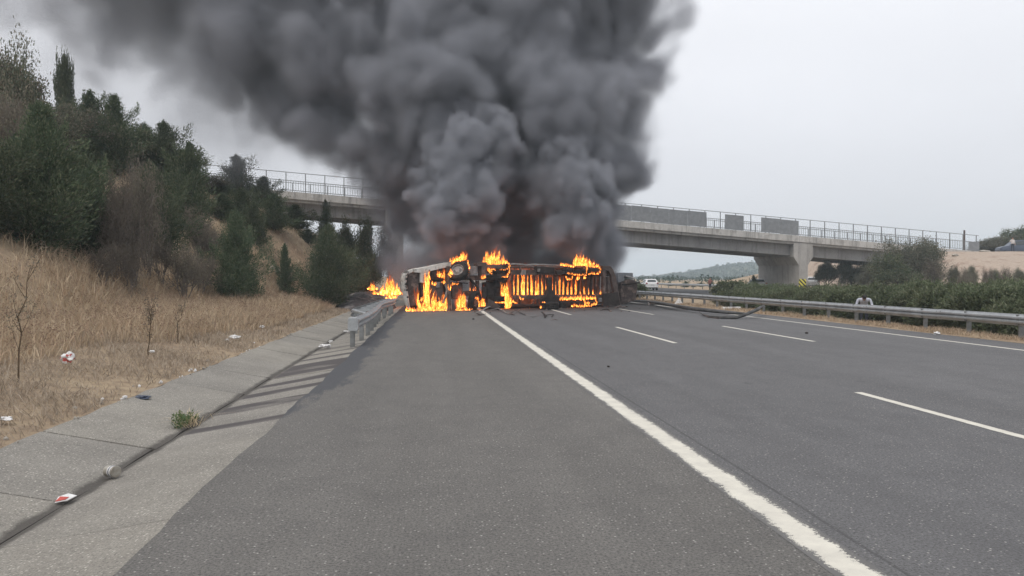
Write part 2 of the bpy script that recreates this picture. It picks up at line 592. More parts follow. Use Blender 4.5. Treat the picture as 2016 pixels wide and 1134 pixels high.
# dark sealed band along the left edge, with a ragged side
en = x.noise(x.map(c, (1.4, .35, 1)), 1.5, 6, .7)
edge = x.math('ADD', x.math('ADD', sp.outputs[0], 1.80), x.math('MULTIPLY', x.math('ADD', en, -.5), -1.1))
far = x.rng(sp.outputs[1], 7.5, 12.5, -.25, .42)
band = x.rng(x.math('SUBTRACT', edge, far), -.06, .06, 1, 0)
colr = x.mix(x.math('MULTIPLY', band, .8), colr, (0.060, 0.063, 0.072))
# scattered oil drips and scuffs
dn = x.noise(x.map(c, (1.0, .5, 1), (3, 9, 0)), 2.6, 3, .6)
colr = x.mix(x.rng(dn, .70, .76, 0, .55), colr, (0.05, 0.048, 0.048))
# soot and scorched binder in front of the wreck
sn = x.math('ADD', sp.outputs[1], x.math('MULTIPLY', mid, 5.0))
colr = x.mix(x.rng(sn, 38.5, 41.5, 0, .8), colr, (0.030, 0.027, 0.026))
# seam between shoulder and lane
seam = x.math('ABSOLUTE', x.math('ADD', x.math('ADD', sp.outputs[0], -2.62), x.math('MULTIPLY', x.math('ADD', en, -.5), .05)))
colr = x.mix(x.rng(seam, .008, .02, .55, 0), colr, (0.05, 0.05, 0.05))
x.col(colr)
x.bump(x.math('ADD', fine, x.math('MULTIPLY', gr, .6)), 0.5, 0.012)
x.set(x.rng(fine, .3, .7, .92, .72), 0, 0.35)
M['asphalt'] = x.m

R = rnd(5)
mb = MB()
ys = [-30] + [2 + .35 * i for i in range(140)] + [55 + 6 * i for i in range(60)]
lv = []
for i, y in enumerate(ys):
    e = EDGE_L + (R.uniform(-.014, .014) + .016 * math.sin(y * 1.7) if y < 60 else 0)
    lv.append(e)
    mb.v += [(e, y, 0.0), (EDGE_R, y, 0.0), (e - .03, y, -.16), (EDGE_R + .04, y, -.16)]
for i in range(len(ys) - 1):
    a = 4 * i
    mb.f += [(a, a + 1, a + 5, a + 4), (a + 2, a, a + 4, a + 6), (a + 1, a + 3, a + 7, a + 5)]
road = put('road', mb, M['asphalt'], kind='structure')
mb = MB().hexa([(24.5, -30, -.2), (37, -30, -.2), (37, 420, -.2), (24.5, 420, -.2), (24.5, -30, 0), (37, -30, 0), (37, 420, 0), (24.5, 420, 0)])
put('opposite_road', mb, M['asphalt'], kind='structure')

# ------------------------------------------------------------------ painted lines (sheets 4 mm above the asphalt)


def paint_mat(name, halfw, wear):
    x = NT(name)
    c = x.coord()
    sp = x.n('ShaderNodeSeparateXYZ')
    x.l(c, sp.inputs[0])
    fine = x.noise(c, 38, 5, .85)
    mid = x.noise(c, 5, 5, .65)
    d = x.math('ABSOLUTE', sp.outputs[0])
    t = x.math('ADD', x.math('SUBTRACT', d, halfw), x.math('MULTIPLY', x.math('ADD', fine, -.5), wear))
    t = x.math('ADD', t, x.math('MULTIPLY', x.math('ADD', mid, -.5), wear * .5))
    gone = x.rng(t, -.006, .006)
    gone = x.math('MAXIMUM', gone, x.rng(x.math('ADD', fine, x.math('MULTIPLY', mid, .5)), .93, 1.0, 0, .8))
    pc = x.mix(x.rng(mid, .35, .7), (0.66, 0.63, 0.55), (0.54, 0.515, 0.455))
    colr = x.mix(gone, pc, (0.142, 0.138, 0.134))
    x.col(colr)
    x.bump(fine, .3, .01)
    return x.set(.8, 0, .3)


M['paint'] = paint_mat('worn_edge_line_paint', .100, .26)
M['paint2'] = paint_mat('lane_line_paint', .062, .05)


def stripe(name, X, y0, y1, wid, mat, z=.002):
    mb = MB()
    n = max(2, int((y1 - y0) / 4))
    for i in range(n + 1):
        y = (y1 - y0) * i / n
        mb.v += [(-wid / 2, y, 0), (wid / 2, y, 0)]
    for i in range(n):
        mb.f.append((2 * i, 2 * i + 1, 2 * i + 3, 2 * i + 2))
    return put(name, mb, mat, parent=road, loc=(X, y0, z))


stripe('shoulder_line', 2.35, -10, 150, .30, M['paint'])
stripe('median_line', 13.35, -10, 200, .17, M['paint2'])
for X, offs in ((6.07, (-10.6, 4.1, 18.75, 33.6, 48.3, 63)), (9.8, (-10.4, 4.2, 18.85, 33.4, 48.2, 63))):
    for y0 in offs:
        stripe('lane_dash', X, y0, y0 + 6.3, .15, M['paint2'])

# ------------------------------------------------------------------ concrete drain beside the shoulder
x = NT('drain_concrete')
c = x.coord()
oi = x.n('ShaderNodeObjectInfo')
big = x.noise(c, .9, 6, .65)
fine = x.noise(c, 70, 4, .75)
base = x.mix(x.rng(big, .36, .66), (0.325, 0.306, 0.27), (0.245, 0.23, 0.205))
base = x.mix(1.0, base, x.mix(x.rng(oi.outputs['Random'], 0, 1), (.93, .93, .94), (1.06, 1.05, 1.03)), 'MULTIPLY')
vc = x.n('ShaderNodeTexVoronoi', feature='F1')
vc.inputs['Scale'].default_value = 42
x.l(c, vc.inputs['Vector'])
sv = x.n('ShaderNodeSeparateXYZ')
x.l(vc.outputs['Color'], sv.inputs[0])
chip = x.math('MULTIPLY', x.math('GREATER_THAN', sv.outputs[0], 0.55), x.rng(vc.outputs['Distance'], .20, .46, 1, 0))
base = x.mix(x.math('MULTIPLY', chip, x.rng(sv.outputs[1], 0, 1, .1, .95)), base, (0.62, 0.585, 0.52))
base = x.mix(x.rng(fine, .34, .52, .85, 0), base, (0.10, 0.095, 0.088))
base = x.mix(x.rng(x.noise(c, 24, 4, .7), .55, .72, 0, .55), base, (0.14, 0.13, 0.12))
M['drain'] = None
dr_base, dr_x, dr_c = base, x, c
sp = x.n('ShaderNodeSeparateXYZ')
x.l(c, sp.inputs[0])
# oily run-off fingers washed across the slope (dark stains with an own outline)
wy = x.math('ADD', sp.outputs[1], x.math('MULTIPLY', sp.outputs[0], -.20))
wn = x.noise(x.map(c, (.35, 1, 1)), .7, 3, .5)
wv = x.math('SINE', x.math('MULTIPLY', x.math('ADD', wy, x.math('MULTIPLY', wn, 1.1)), 4.9))
zone = x.math('MULTIPLY', x.rng(wy, 9.3, 9.9), x.rng(wy, 18.5, 23, 1, 0))
zone = x.math('MULTIPLY', zone, x.rng(sp.outputs[0], -2.98, -2.90))
ss = x.math('MULTIPLY', x.math('MAXIMUM', x.rng(wv, .30, .62), x.math('MULTIPLY', x.rng(wy, 14.7, 14.9), x.rng(wy, 16.3, 16.6, 1, 0))), zone)
ss = x.math('MULTIPLY', ss, x.rng(x.noise(x.map(c, (.5, 1.4, 1), (5, 2, 0)), 1.1, 4, .6), .30, .46, .35, 1))
base = x.mix(x.math('MULTIPLY', ss, .95), base, (0.085, 0.077, 0.078))
# dirt washed into the invert
dn = x.math('ADD', x.math('ABSOLUTE', x.math('ADD', sp.outputs[0], 3.0)), x.math('MULTIPLY', x.math('ADD', x.noise(c, 3.0, 5, .7), -.5), .16))
base = x.mix(x.rng(dn, .045, .10, .85, 0), base, (0.075, 0.068, 0.062))
x.col(base)
x.bump(x.math('ADD', fine, x.math('MULTIPLY', chip, .6)), .55, .014)
M['drain'] = x.set(.93, 0, .2)

drain = thing('drain_channel', None, None)
drain['kind'] = 'structure'
R = rnd(11)
ZI = -0.20


def slab(y0, y1, xa, za, xb, zb, name, jag=0.0):
    dz = R.uniform(-.006, .006)
    th = .14
    mb = MB()
    n = max(1, int(round((y1 - y0) / .5)))
    rows = []
    for i in range(n + 1):
        y = y0 + (y1 - y0) * i / n
        j = R.uniform(-jag, jag)
        k = R.uniform(-jag, jag) * .6
        rows.append(((xa + j, y, za + dz), (xb + k, y, zb + dz)))
    for a, b in rows:
        mb.v += [a, b, (a[0], a[1], a[2] - th), (b[0], b[1], b[2] - th)]
    for i in range(n):
        q = 4 * i
        mb.f += [(q, q + 1, q + 5, q + 4), (q + 2, q + 6, q + 7, q + 3), (q, q + 4, q + 6, q + 2), (q + 1, q + 3, q + 7, q + 5)]
    e = 4 * n
    mb.f += [(0, 2, 3, 1), (e, e + 1, e + 3, e + 2)]
    put(name, mb, M['drain'], parent=drain)


y = 0.7
while y < 64:
    L = 1.96 if y < 40 else 4.0
    slab(y, y + L - .022, OUT + .02, 0.02, INV - .004, ZI + .002, 'outer_slab', .04)
    y += L
y = -.3
while y < 64:
    L = 2.9 if y < 40 else 5.0
    slab(y, y + L - .014, INV + .004, ZI, EDGE_L + .13, -0.008, 'inner_slab', .004)
    y += L

# ------------------------------------------------------------------ far hill

def hillz(X, Y):
    z = 14.0 * np.exp(-((X - 296) / 64) ** 2) * np.exp(-((Y - 680) / 110) ** 2) + 8 * np.exp(-((X - 420) / 90) ** 2) * np.exp(-((Y - 700) / 120) ** 2)
    return z + .7 * wav(X, Y, 14) * np.clip(z / 6, 0, 1) - .5


hx = np.linspace(60, 640, 110)
hy = np.linspace(520, 1000, 50)
HX, HY = np.meshgrid(hx, hy)
HZ = hillz(HX, HY)
ii = np.arange(110 * 50).reshape(50, 110)
Q = np.stack([ii[:-1, :-1], ii[:-1, 1:], ii[1:, 1:], ii[1:, :-1]], -1).reshape(-1, 4)
x = NT('hill_soil')
x.col(x.mix(x.rng(x.noise(x.coord(), .05, 5, .6), .4, .6), (0.06, 0.085, 0.055), (0.10, 0.105, 0.07)))
x.set(.95, 0, .1)
put('hill', np_mesh('hill', np.stack([HX, HY, HZ], -1).reshape(-1, 3), Q), x.m, smooth=True, kind='structure')

# ------------------------------------------------------------------ overpass
BA, BB = at(554, 547, 74.0), at(1700, 547, 87.3)
BA.z = BB.z = 0
AX = (BB - BA)
BLEN = AX.length
AX.normalize()
PW = Vector((-AX.y, AX.x, 0))          # across the deck, away from the camera


def zpar(s):
    return 10.09 + (5.82 - 10.09) * s / BLEN


def bp(s, w, h):
    p = BA + AX * s + PW * w
    return (p.x, p.y, zpar(s) + h)


def s_u(u):
    r = FWD + (u - 1008) / F * RIGHT
    a, b = Vector((r.x, r.y)), Vector((AX.x, AX.y))
    d = Vector((BA.x - EYE.x, BA.y - EYE.y))
    den = a.x * (-b.y) + b.x * a.y
    return (a.x * d.y - a.y * d.x) / (a.y * b.x - a.x * b.y) if abs(a.y * b.x - a.x * b.y) > 1e-9 else 0


def bbox(mb, s0, s1, w0, w1, h0, h1):
    return mb.hexa([bp(s0, w0, h0), bp(s1, w0, h0), bp(s1, w1, h0), bp(s0, w1, h0),
                    bp(s0, w0, h1), bp(s1, w0, h1), bp(s1, w1, h1), bp(s0, w1, h1)])


S0, S1 = -16.0, s_u(1926)
DECK_W = 8.6
bridge = thing('bridge', 'long sloping concrete overpass crossing the motorway behind the smoke', 'bridge')
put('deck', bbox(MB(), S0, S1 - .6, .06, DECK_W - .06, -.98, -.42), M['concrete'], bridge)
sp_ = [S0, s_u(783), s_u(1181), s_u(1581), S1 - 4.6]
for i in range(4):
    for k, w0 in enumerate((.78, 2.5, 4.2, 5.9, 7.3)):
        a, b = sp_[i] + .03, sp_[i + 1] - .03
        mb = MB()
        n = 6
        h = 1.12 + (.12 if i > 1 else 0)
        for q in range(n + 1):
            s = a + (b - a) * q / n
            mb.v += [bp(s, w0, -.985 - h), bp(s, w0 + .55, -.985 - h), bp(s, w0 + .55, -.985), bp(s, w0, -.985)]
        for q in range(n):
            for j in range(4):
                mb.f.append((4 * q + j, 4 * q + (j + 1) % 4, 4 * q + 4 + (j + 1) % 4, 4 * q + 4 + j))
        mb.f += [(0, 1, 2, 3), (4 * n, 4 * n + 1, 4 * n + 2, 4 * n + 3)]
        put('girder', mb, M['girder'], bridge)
R = rnd(3)
for w0, w1 in ((-.12, .055), (DECK_W - .055, DECK_W + .12)):
    s = S0
    first = w0 < 0
    while s < S1 - .3:
        e = min(s + 1.72, S1)
        j = R.uniform(-.008, .008)
        put('parapet_panel', bbox(MB(), s + .012, e - .012, w0 + j, w1 + j, -.70, 0), M['parapet'], bridge)
        s += 1.72


def pier(s):
    mb = MB()
    p = bp(s, 0, 0)
    zg = gz(p[0], p[1]) - .5 - zpar(s)
    prof = [(-.56, zg), (.56, zg), (.56, -3.25), (1.2, -2.35), (1.2, -.72), (-1.2, -.72), (-1.2, -2.35), (-.56, -3.25)]
    n = len(prof)
    for w0 in (-.04, DECK_W + .04):
        for (a, h) in prof:
            q = bp(s, w0, 0)
            mb.v.append((q[0] + AX.x * a, q[1] + AX.y * a, zpar(s) + h))
    mb.f = [tuple(range(n))[::-1], tuple(range(n, 2 * n))] + [(i, (i + 1) % n, n + (i + 1) % n, n + i) for i in range(n)]
    return put('pier', mb, M['concrete'], bridge)


for u in (783, 1181, 1581):
    pier(s_u(u))
# right abutment and its wing wall
mb = bbox(MB(), S1 - 4.6, S1, .02, DECK_W - .02, -4.6, -.99)
put('abutment', mb, M['concrete'], bridge)
put('bearing_ledge', bbox(MB(), S1 - 5.2, S1 + .05, -.10, DECK_W + .1, -.985, -.715), M['concrete'], bridge)

for side, w0 in enumerate((-.03, DECK_W + .03)):
    rail = thing('bridge_railing', ('painted steel railing along the near edge of the overpass', 'steel railing along the far edge of the overpass, seen through the near one')[side], 'railing', bp(S0, w0, 0))
    o0 = Vector(bp(S0, w0, 0))

    def L(s, dh, dw=0):
        return Vector(bp(s, w0 + dw, dh)) - o0
    for hh, rr in ((1.86, .035), (1.06, .035), (.13, .03)):
        put('handrail' if hh > 1.8 else 'cross_rail', MB().tube([L(S0, hh), L(S1, hh)], rr, 5), M['rail_paint'], rail)
    s = S0
    pm = None
    while s < S1 + .1:
        p = L(min(s, S1), 0)
        if pm is None:
            o = put('post', MB().box((0, 0, .93), (.075, .075, 1.86)), M['rail_paint'], rail)
            pm = o.data
        else:
            o = bpy.data.objects.new('post', pm)
            COL.objects.link(o)
            o.parent = rail
        o.location = p
        s += 1.83
    mb = MB()
    s = S0
    while s < S1:
        p = L(s, 0)
        mb.box((p.x, p.y, p.z + .6), (.03, .03, .95))
        s += .235
    put('balusters', mb, M['rail_paint'], rail, kind='stuff')
# grey sheets hung on the railing
R = rnd(8)
desc = {1426: 'single grey sheet hung on the bridge railing between two open stretches', 1497: 'left sheet of the pair hung apart on the bridge railing', 1534: 'right sheet of the pair hung apart on the bridge railing',
        1353: 'last grey sheet at the right end of the long row on the bridge railing', 1316: 'grey sheet second from the right end of the long row on the railing', 1279: 'grey sheet third from the right end of the long row on the railing',
        1242: 'smoke-veiled grey sheet fourth from the right end of the row on the railing', 1205: 'grey sheet half lost in smoke at the left end of the railing row'}
for u, lab in desc.items():
    a, b = s_u(u), s_u(u + 36.6)
    j = R.uniform(-.02, .02)
    mb = bbox(MB(), a, b, -.125, -.09, .04 + j, 1.66 + j)
    put('hoarding_sheet', mb, M['panel_grey'], label=lab, cat='panel', group='grey sheets on the bridge railing')
a, b = s_u(1905), s_u(1926)
put('mesh_panel', bbox(MB(), a, b, -.11, -.08, .03, 1.05), M['panel_grey'], label='short grey panel closing the right end of the bridge railing', cat='panel')
p = bp(s_u(1916), 1.4, 0)
put('utility_post', MB().tube([(0, 0, -.6), (0, 0, 2.75)], [.12, .10], 8), M['char'], loc=(p[0], p[1], p[2] - .2), label='bare dark post standing behind the right end of the bridge railing', cat='post')

# ------------------------------------------------------------------ guard rails
WPROF = [(0, 0), (.012, .03), (.078, .075), (.082, .115), (.02, .155), (.082, .195), (.078, .235), (.012, .28), (0, .31)]


def wbeam(p0, p1, nrm, mat, parent, name='beam', bend=None):
    """corrugated beam between two points, its humps towards nrm"""
    p0, p1 = Vector(p0), Vector(p1)
    nrm = Vector(nrm)
    mb = MB()
    n = 5
    k = len(WPROF)
    for i in range(n):
        t = i / (n - 1)
        c = p0.lerp(p1, t)
        if bend:
            c = c + Vector(bend(t))
        for th in (0, -.006):
            for (d, h) in WPROF:
                mb.v.append(tuple(c + nrm * (d + th) + Vector((0, 0, h))))
    for i in range(n - 1):
        a, b = i * 2 * k, (i + 1) * 2 * k
        for j in range(k - 1):
            mb.f.append((a + j, a + j + 1, b + j + 1, b + j))
            mb.f.append((a + k + j, b + k + j, b + k + j + 1, a + k + j + 1))
        mb.f.append((a, b, b + k, a + k))
        mb.f.append((a + k - 1, a + 2 * k - 1, b + 2 * k - 1, b + k - 1))
    return put(name, mb, mat, parent, smooth=True)


RX = 15.5
grail = thing('guard_rail', 'long galvanised guard rail along the median at the right of the road', 'guard rail', (RX, 2, 0))
post0 = put('post', MB().prism([(-.06, -.03), (.06, -.03), (.06, -.022), (-.05, -.022), (-.05, .022), (.06, .022), (.06, .03), (-.06, .03)], 2, -.6, .66), M['galv_post'], grail)
sp0 = put('spacer', MB().box((-.085, 0, .53), (.10, .07, .28)), M['galv_post'], grail)
R = rnd(4)
yy = 0.85
i = 0
while yy < 118:
    if i == 0:
        p, s = post0, sp0
    else:
        p = post0.copy(); COL.objects.link(p); p.parent = grail
        s = sp0.copy(); COL.objects.link(s); s.parent = grail
    p.location = (.10, yy, R.uniform(-.01, .01))
    p.rotation_euler = (R.uniform(-.02, .02), R.uniform(-.025, .025), 0)
    s.location = (.10, yy, 0)
    i += 1
    yy += 2.0
y0 = 0
while y0 < 116:
    wbeam((.02 + (0.003 if (y0 // 4) % 2 else 0), y0 - .06, .372 + R.uniform(-.006, .006)), (.02, y0 + 4.06, .372 + R.uniform(-.006, .006)), (-1, 0, 0), M['galv'], grail)
    bolts = MB()
    for dy in (-.03, .03):
        for h in (.06, .25):
            bolts.lathe((-.055, y0 + dy * 3, .372 + h), (-1, 0, 0), [(0, .016), (.012, .014)], 6)
    if y0 < 60:
        put('splice_bolts', bolts, M['galv_post'], grail)
    y0 += 4

# far rail beyond the other carriageway
fr = thing('guard_rail', 'distant guard rail beyond the white car on the other carriageway', 'guard rail', (38.2, 88, 0))
y0 = 0
while y0 < 60:
    wbeam((0, y0, .45), (0, y0 + 4, .45), (-1, 0, 0), M['galv'], fr)
    put('post', MB().box((.1, y0 + 2, .35), (.1, .06, .8)), M['galv_post'], fr)
    y0 += 4

# near left rail: front beam, rear beam, ladder spacers, fish-tail end
LX = -1.93
lr = thing('guard_rail', 'scuffed double guard rail at the left ending short of the burning cab', 'guard rail', (LX, 18.9, 0))
bend = lambda y: -.30 * math.exp(-((y - 12.2) / 2.6) ** 2) * .55 + .05 * math.sin(y * .5)
ys = [0, 4, 8, 12, 16, 18.2]
for a, b in zip(ys[:-1], ys[1:]):
    wbeam((bend(a), a, .38), (bend(b), b, .38), (1, 0, 0), M['galv'], lr, bend=lambda t, a=a, b=b: (bend(a + (b - a) * t) - (bend(a) * (1 - t) + bend(b) * t), 0, 0))
for k in range(10):
    y = .15 + 1.93 * k
    if y > 18.4: break
    put('post', MB().prism([(-.055, -.05), (.055, -.05), (.055, -.04), (-.045, -.04), (-.045, .04), (.055, .04), (.055, .05), (-.055, .05)], 2, -.6, .66), M['galv_post'], lr, loc=(bend(y) - .08, y, 0))
# closed end piece
mb = MB()
prof = [(-.10, 0), (.10, 0), (.125, .05), (.125, .28), (.09, .33), (-.09, .33), (-.125, .28), (-.125, .05)]
mb.prism([(a, b) for a, b in prof], 1, 0, .30)
put('end_piece', mb, M['galv'], lr, bevel=.015, loc=(-.02, -.30, .365))
ba, bb_ = (-.62, 5.6), (-.42, 18.4)
for q in range(3):
    t0, t1 = q / 3, (q + 1) / 3
    p0 = (ba[0] + (bb_[0] - ba[0]) * t0, ba[1] + (bb_[1] - ba[1]) * t0, .38)
    p1 = (ba[0] + (bb_[0] - ba[0]) * t1, ba[1] + (bb_[1] - ba[1]) * t1, .38)
    wbeam(p0, p1, (-1, 0, 0), M['galv'], lr, 'rear_beam')
for k in range(8):
    y = 5.7 + 1.75 * k
    t = (y - ba[1]) / (bb_[1] - ba[1])
    xb = ba[0] + (bb_[0] - ba[0]) * t
    put('spacer_bar', MB().box(((xb + bend(y)) / 2, y, .60), (abs(xb - bend(y)) - .06, .09, .12)), M['galv'], lr)
    put('rear_post', MB().box((xb + .06, y, .05), (.1, .07, 1.15)), M['galv_post'], lr)
put('diagonal_brace', MB().tube([(ba[0], 5.5, .62), (bend(3.2) - .04, 3.2, .60)], .055, 6), M['galv'], lr)

# ------------------------------------------------------------------ hazard board at the pier
p = at(1580, 558, 84.0)
hz = thing('hazard_sign', 'yellow and black striped hazard board in front of the right bridge pier', 'sign', (p.x, p.y, gz(p.x, p.y)))
hb = p.z - gz(p.x, p.y)
put('post', MB().tube([(0, .05, -.3), (0, .05, hb + .5)], .04, 6), M['galv_post'], hz)
put('board', MB().box((0, 0, hb), (.84, .03, .98)), M['sign_yellow'], hz)
for k in range(-2, 3):
    # diagonal bars clipped to the board
    pts = []
    c0 = k * .46
    lo, hi = -.49, .49
    poly = [(-.42, -.42 + c0 - .11), (.42, .42 + c0 - .11), (.42, .42 + c0 + .11), (-.42, -.42 + c0 + .11)]
    # clip in z
    def clip(P, f):
        o = []
        for i in range(len(P)):
            a, b = P[i], P[(i + 1) % len(P)]
            fa, fb = f(a), f(b)
            if fa >= 0: o.append(a)
            if fa * fb < 0:
                t = fa / (fa - fb)
                o.append((a[0] + (b[0] - a[0]) * t, a[1] + (b[1] - a[1]) * t))
        return o
    poly = clip(poly, lambda q: q[1] - lo)
    poly = clip(poly, lambda q: hi - q[1]) if poly else poly
    if len(poly) >= 3:
        poly = [(-a, hb + b) for a, b in poly]
        put('black_stripe', MB().prism([(a, b) for a, b in poly], 1, -.021, -.0155), M['sign_black'], hz)

# ------------------------------------------------------------------ overturned burning truck
TP = ground(792, 613)
TE = at(1238, 603, 43.6)
TP.z = TE.z = 0
TX = (TE - TP)
TLEN = TX.length
TX.normalize()
TY = Vector((-TX.y, TX.x, 0))
TROT = math.atan2(TX.y, TX.x)


def tl(u, v, y=.2):
    """truck coordinates (x, z) of photo pixel (u, v) on the plane y metres behind the underside"""
    r = FWD + (u - 1008) / F * RIGHT + (567 - v) / F * UP
    t = ((TP + TY * y - EYE).dot(TY)) / r.dot(TY)
    q = EYE + r * t - TP
    return q.dot(TX), q.z


truck = thing('burning_truck', 'burnt truck lying on its side across the road with its underside facing out', 'truck', TP, TROT)


def trect(mb, u0, v0, u1, v1, y0, y1, yr=None):
    xa, za = tl(u0, v1, y0 if yr is None else yr)
    xb, zb = tl(u1, v0, y0 if yr is None else yr)
    mb.box(((xa + xb) / 2, (y0 + y1) / 2, (za + zb) / 2), (abs(xb - xa), y1 - y0, abs(zb - za)))
    return mb


def tpoly(mb, pts, y0, y1):
    pl = [tl(u, v, y0) for u, v in pts]
    return mb.prism([(a, b) for a, b in pl], 1, y0, y1)


# cab
cab = put('cab_floor', tpoly(MB(), [(800, 540), (812, 533), (884, 524), (888, 611), (806, 612), (801, 590)], .42, .50), M['char_dark'], truck)
rim_o = [(790, 548), (793, 538), (800, 532.5), (812, 529), (838, 525.5), (862, 520.5), (884, 516.5), (889, 612.5), (802, 613), (796, 596), (792, 570)]
rim_i = [(799, 549), (801, 542), (806, 538), (815, 535), (838, 531.5), (862, 526.5), (880, 523), (884, 608), (808, 608.5), (803, 595), (800, 570)]
po, pi_ = [tl(u, v, .1) for u, v in rim_o], [tl(u, v, .1) for u, v in rim_i]
mb = MB()
n = len(po)
R = rnd(21)
for P, y, sh in ((po, .02, 0), (po, .75, .42), (pi_, .75, .42), (pi_, .02, 0)):
    mb.v += [(a + sh * max(0, 1 - (a - tl(790, 560)[0]) / .9), y + R.uniform(-.03, .03), b) for a, b in P]
for k in range(4):
    for i in range(n):
        a, b = k * n, ((k + 1) % 4) * n
        mb.f.append((a + i, a + (i + 1) % n, b + (i + 1) % n, b + i))
put('cab_shell', mb, M['cab_white'], truck, bevel=.03)
# cab roof wall behind, so that the shell is closed
put('cab_roof', MB().prism([(max(a, tl(806, 560)[0]), b) for a, b in po], 1, .77, .83), M['char'], truck)
# bumper with lamp recesses down the left edge
bx, bz = tl(797, 573, 0)
mb = MB()
pts = []
for u, v in [(803, 534), (797, 540), (794.5, 552), (796, 566), (799, 582), (802, 598), (805, 609)]:
    a, b = tl(u, v, -.05)
    pts.append((a, -.03, b))
mb.tube(pts, [.10, .16, .17, .16, .14, .12, .08], 10, flat=1.0)
bump_ = put('bumper', mb, M['cab_white'], truck, smooth=True)
for (u, v, r) in ((800, 549, .06), (800.5, 559, .075), (801.5, 571, .06), (803, 585, .05)):
    a, b = tl(u, v, -.2)
    put('lamp_recess', MB().lathe((a, -.16, b), (0, -1, 0), [(0, r), (.035, r * .9), (.036, r * .55), (.015, r * .4)], 10), M['char_dark'], bump_)
put('front_crossmember', tpoly(MB(), [(803, 537), (825, 531), (826, 600), (806, 604), (802, 575)], .12, .34), M['char'], truck, bevel=.05)
put('side_skirt', tpoly(MB(), [(814, 530), (827, 529), (866, 520), (888, 515), (888, 525), (866, 529), (850, 533), (828, 537), (815, 536)], -.05, .12), M['cab_white'], truck)
put('engine_mount', tpoly(MB(), [(827, 531), (846, 528), (848, 546), (841, 557), (828, 557)], -.04, .3), M['cab_white'], truck, bevel=.03)
put('engine_block', tpoly(MB(), [(848, 531), (874, 527), (876, 548), (868, 553), (849, 551)], .02, .4), M['char_dark'], truck, bevel=.04)
put('oil_pan', tpoly(MB(), [(849, 556), (872, 555), (873, 592), (866, 596), (850, 592)], -.02, .42), M['char'], truck, bevel=.05)
put('gearbox', tpoly(MB(), [(890, 556), (911, 556), (914, 582), (906, 590), (891, 588)], -.04, .45), M['char'], truck, bevel=.05)
put('radiator', tpoly(MB(), [(829, 558), (835, 557), (838, 600), (830, 604)], .0, .3), M['char_dark'], truck)
put('bracket', tpoly(MB(), [(858, 556), (865, 555), (866, 566), (859, 566)], -.09, -.03), M['ash'], truck)


def ttube(name, pts, r, mat, y=None, n=8, parent=None):
    P = []
    for q in pts:
        yy = q[2] if len(q) > 2 else y
        a, b = tl(q[0], q[1], yy)
        P.append((a, yy, b))
    return put(name, MB().tube(P, r, n), mat, parent or truck, smooth=True)


ttube('brake_pipe', [(876, 557), (880, 570), (877, 584), (872, 597)], .06, M['ash'], -.06)
ttube('steering_rod', [(845, 531), (846, 560), (848, 604)], .05, M['char'], -.02)
ttube('torsion_bar', [(882, 524), (884, 560), (885, 611)], .10, M['char'], -.05)
ttube('exhaust_pipe', [(893, 545), (925, 548), (940, 565), (947, 590)], .06, M['char_dark'], -.1)
ttube('air_hose', [(920, 545), (932, 560), (928, 580), (934, 600)], .025, M['rubber'], -.2)
ttube('air_hose', [(925, 548), (938, 572), (930, 592)], .022, M['rubber'], -.24)
ttube('air_hose', [(868, 536), (892, 540), (900, 556), (921, 558)], .025, M['rubber'], -.1)

# main frame: two chassis rails, then the wider trailer frame
for (za, zb) in ((.72, .98), (1.52, 1.78)):
    x0, _ = tl(884, 560, .3)
    x1, _ = tl(1008, 560, .3)
    mb = MB()
    mb.box(((x0 + x1) / 2, .40, (za + zb) / 2), (x1 - x0, .28, .03))
    for y in (.26, .54):
        mb.box(((x0 + x1) / 2, y, (za + zb) / 2), (x1 - x0, .02, zb - za))
    put('chassis_rail', mb, M['char'], truck)
for u in (930, 941, 962, 1000):
    x0, _ = tl(u, 560, .3)
    put('crossmember', MB().box((x0, .40, 1.25), (.14, .22, .52)), M['char'], truck)
put('battery_box', tpoly(MB(), [(925, 524), (938, 524), (939, 540), (926, 541)], -.02, .6), M['ash'], truck, bevel=.02)
put('mudguard', tpoly(MB(), [(940, 517), (958, 516), (957, 546), (949, 546), (948, 524), (940, 524)], .0, .5), M['char'], truck)
put('air_tank', MB().lathe((tl(952, 560, .1)[0], .05, .55), (0, 0, 1), [(0, .02), (.03, .13), (.62, .13), (.65, .02)], 14), M['char_dark'], truck, smooth=True)
put('fuel_tank', tpoly(MB(), [(957, 556), (984, 554), (986, 590), (978, 598), (958, 596)], .1, .7), M['char_dark'], truck, bevel=.06)
put('bent_plate', tpoly(MB(), [(962, 588), (979, 598), (985, 604), (980, 607), (960, 606)], -.5, -.42), M['char'], truck)

tx0, tx1 = tl(1004, 560, .3)[0], tl(1196, 560, .3)[0]
put('main_beam', MB().box(((tx0 + tx1) / 2, .22, 1.94), (tx1 - tx0, .12, .26)), M['char'], truck)
put('main_beam', MB().box(((tx0 + tx1) / 2, .22, .62), (tx1 - tx0, .12, .22)), M['char'], truck)
xr0, xr1 = tl(1000, 520, .5)[0], tl(1112, 520, .5)[0]
R = rnd(9)
mb = MB()
pts = [(xr0 + (xr1 - xr0) * i / 9, .50 + R.uniform(-.05, .05), 2.36 + R.uniform(-.035, .035)) for i in range(10)]
mb.tube(pts, .055, 6)
put('side_rail', mb, M['ash'], truck)
put('side_rail', MB().tube([(xr0, .38, 2.22), ((xr0 + xr1) / 2, .36, 2.24), (tx1, .4, 2.20)], .05, 6), M['char'], truck)
put('side_rail', MB().tube([(tx0, .35, .20), ((tx0 + tx1) / 2, .32, .16), (tx1, .35, .24)], .06, 6), M['char'], truck)
us = [1009, 1017, 1024.5, 1036.5, 1044, 1053, 1064, 1072.5, 1092, 1098, 1107, 1114, 1122, 1131, 1140, 1148, 1156.5, 1165, 1172, 1180, 1187]
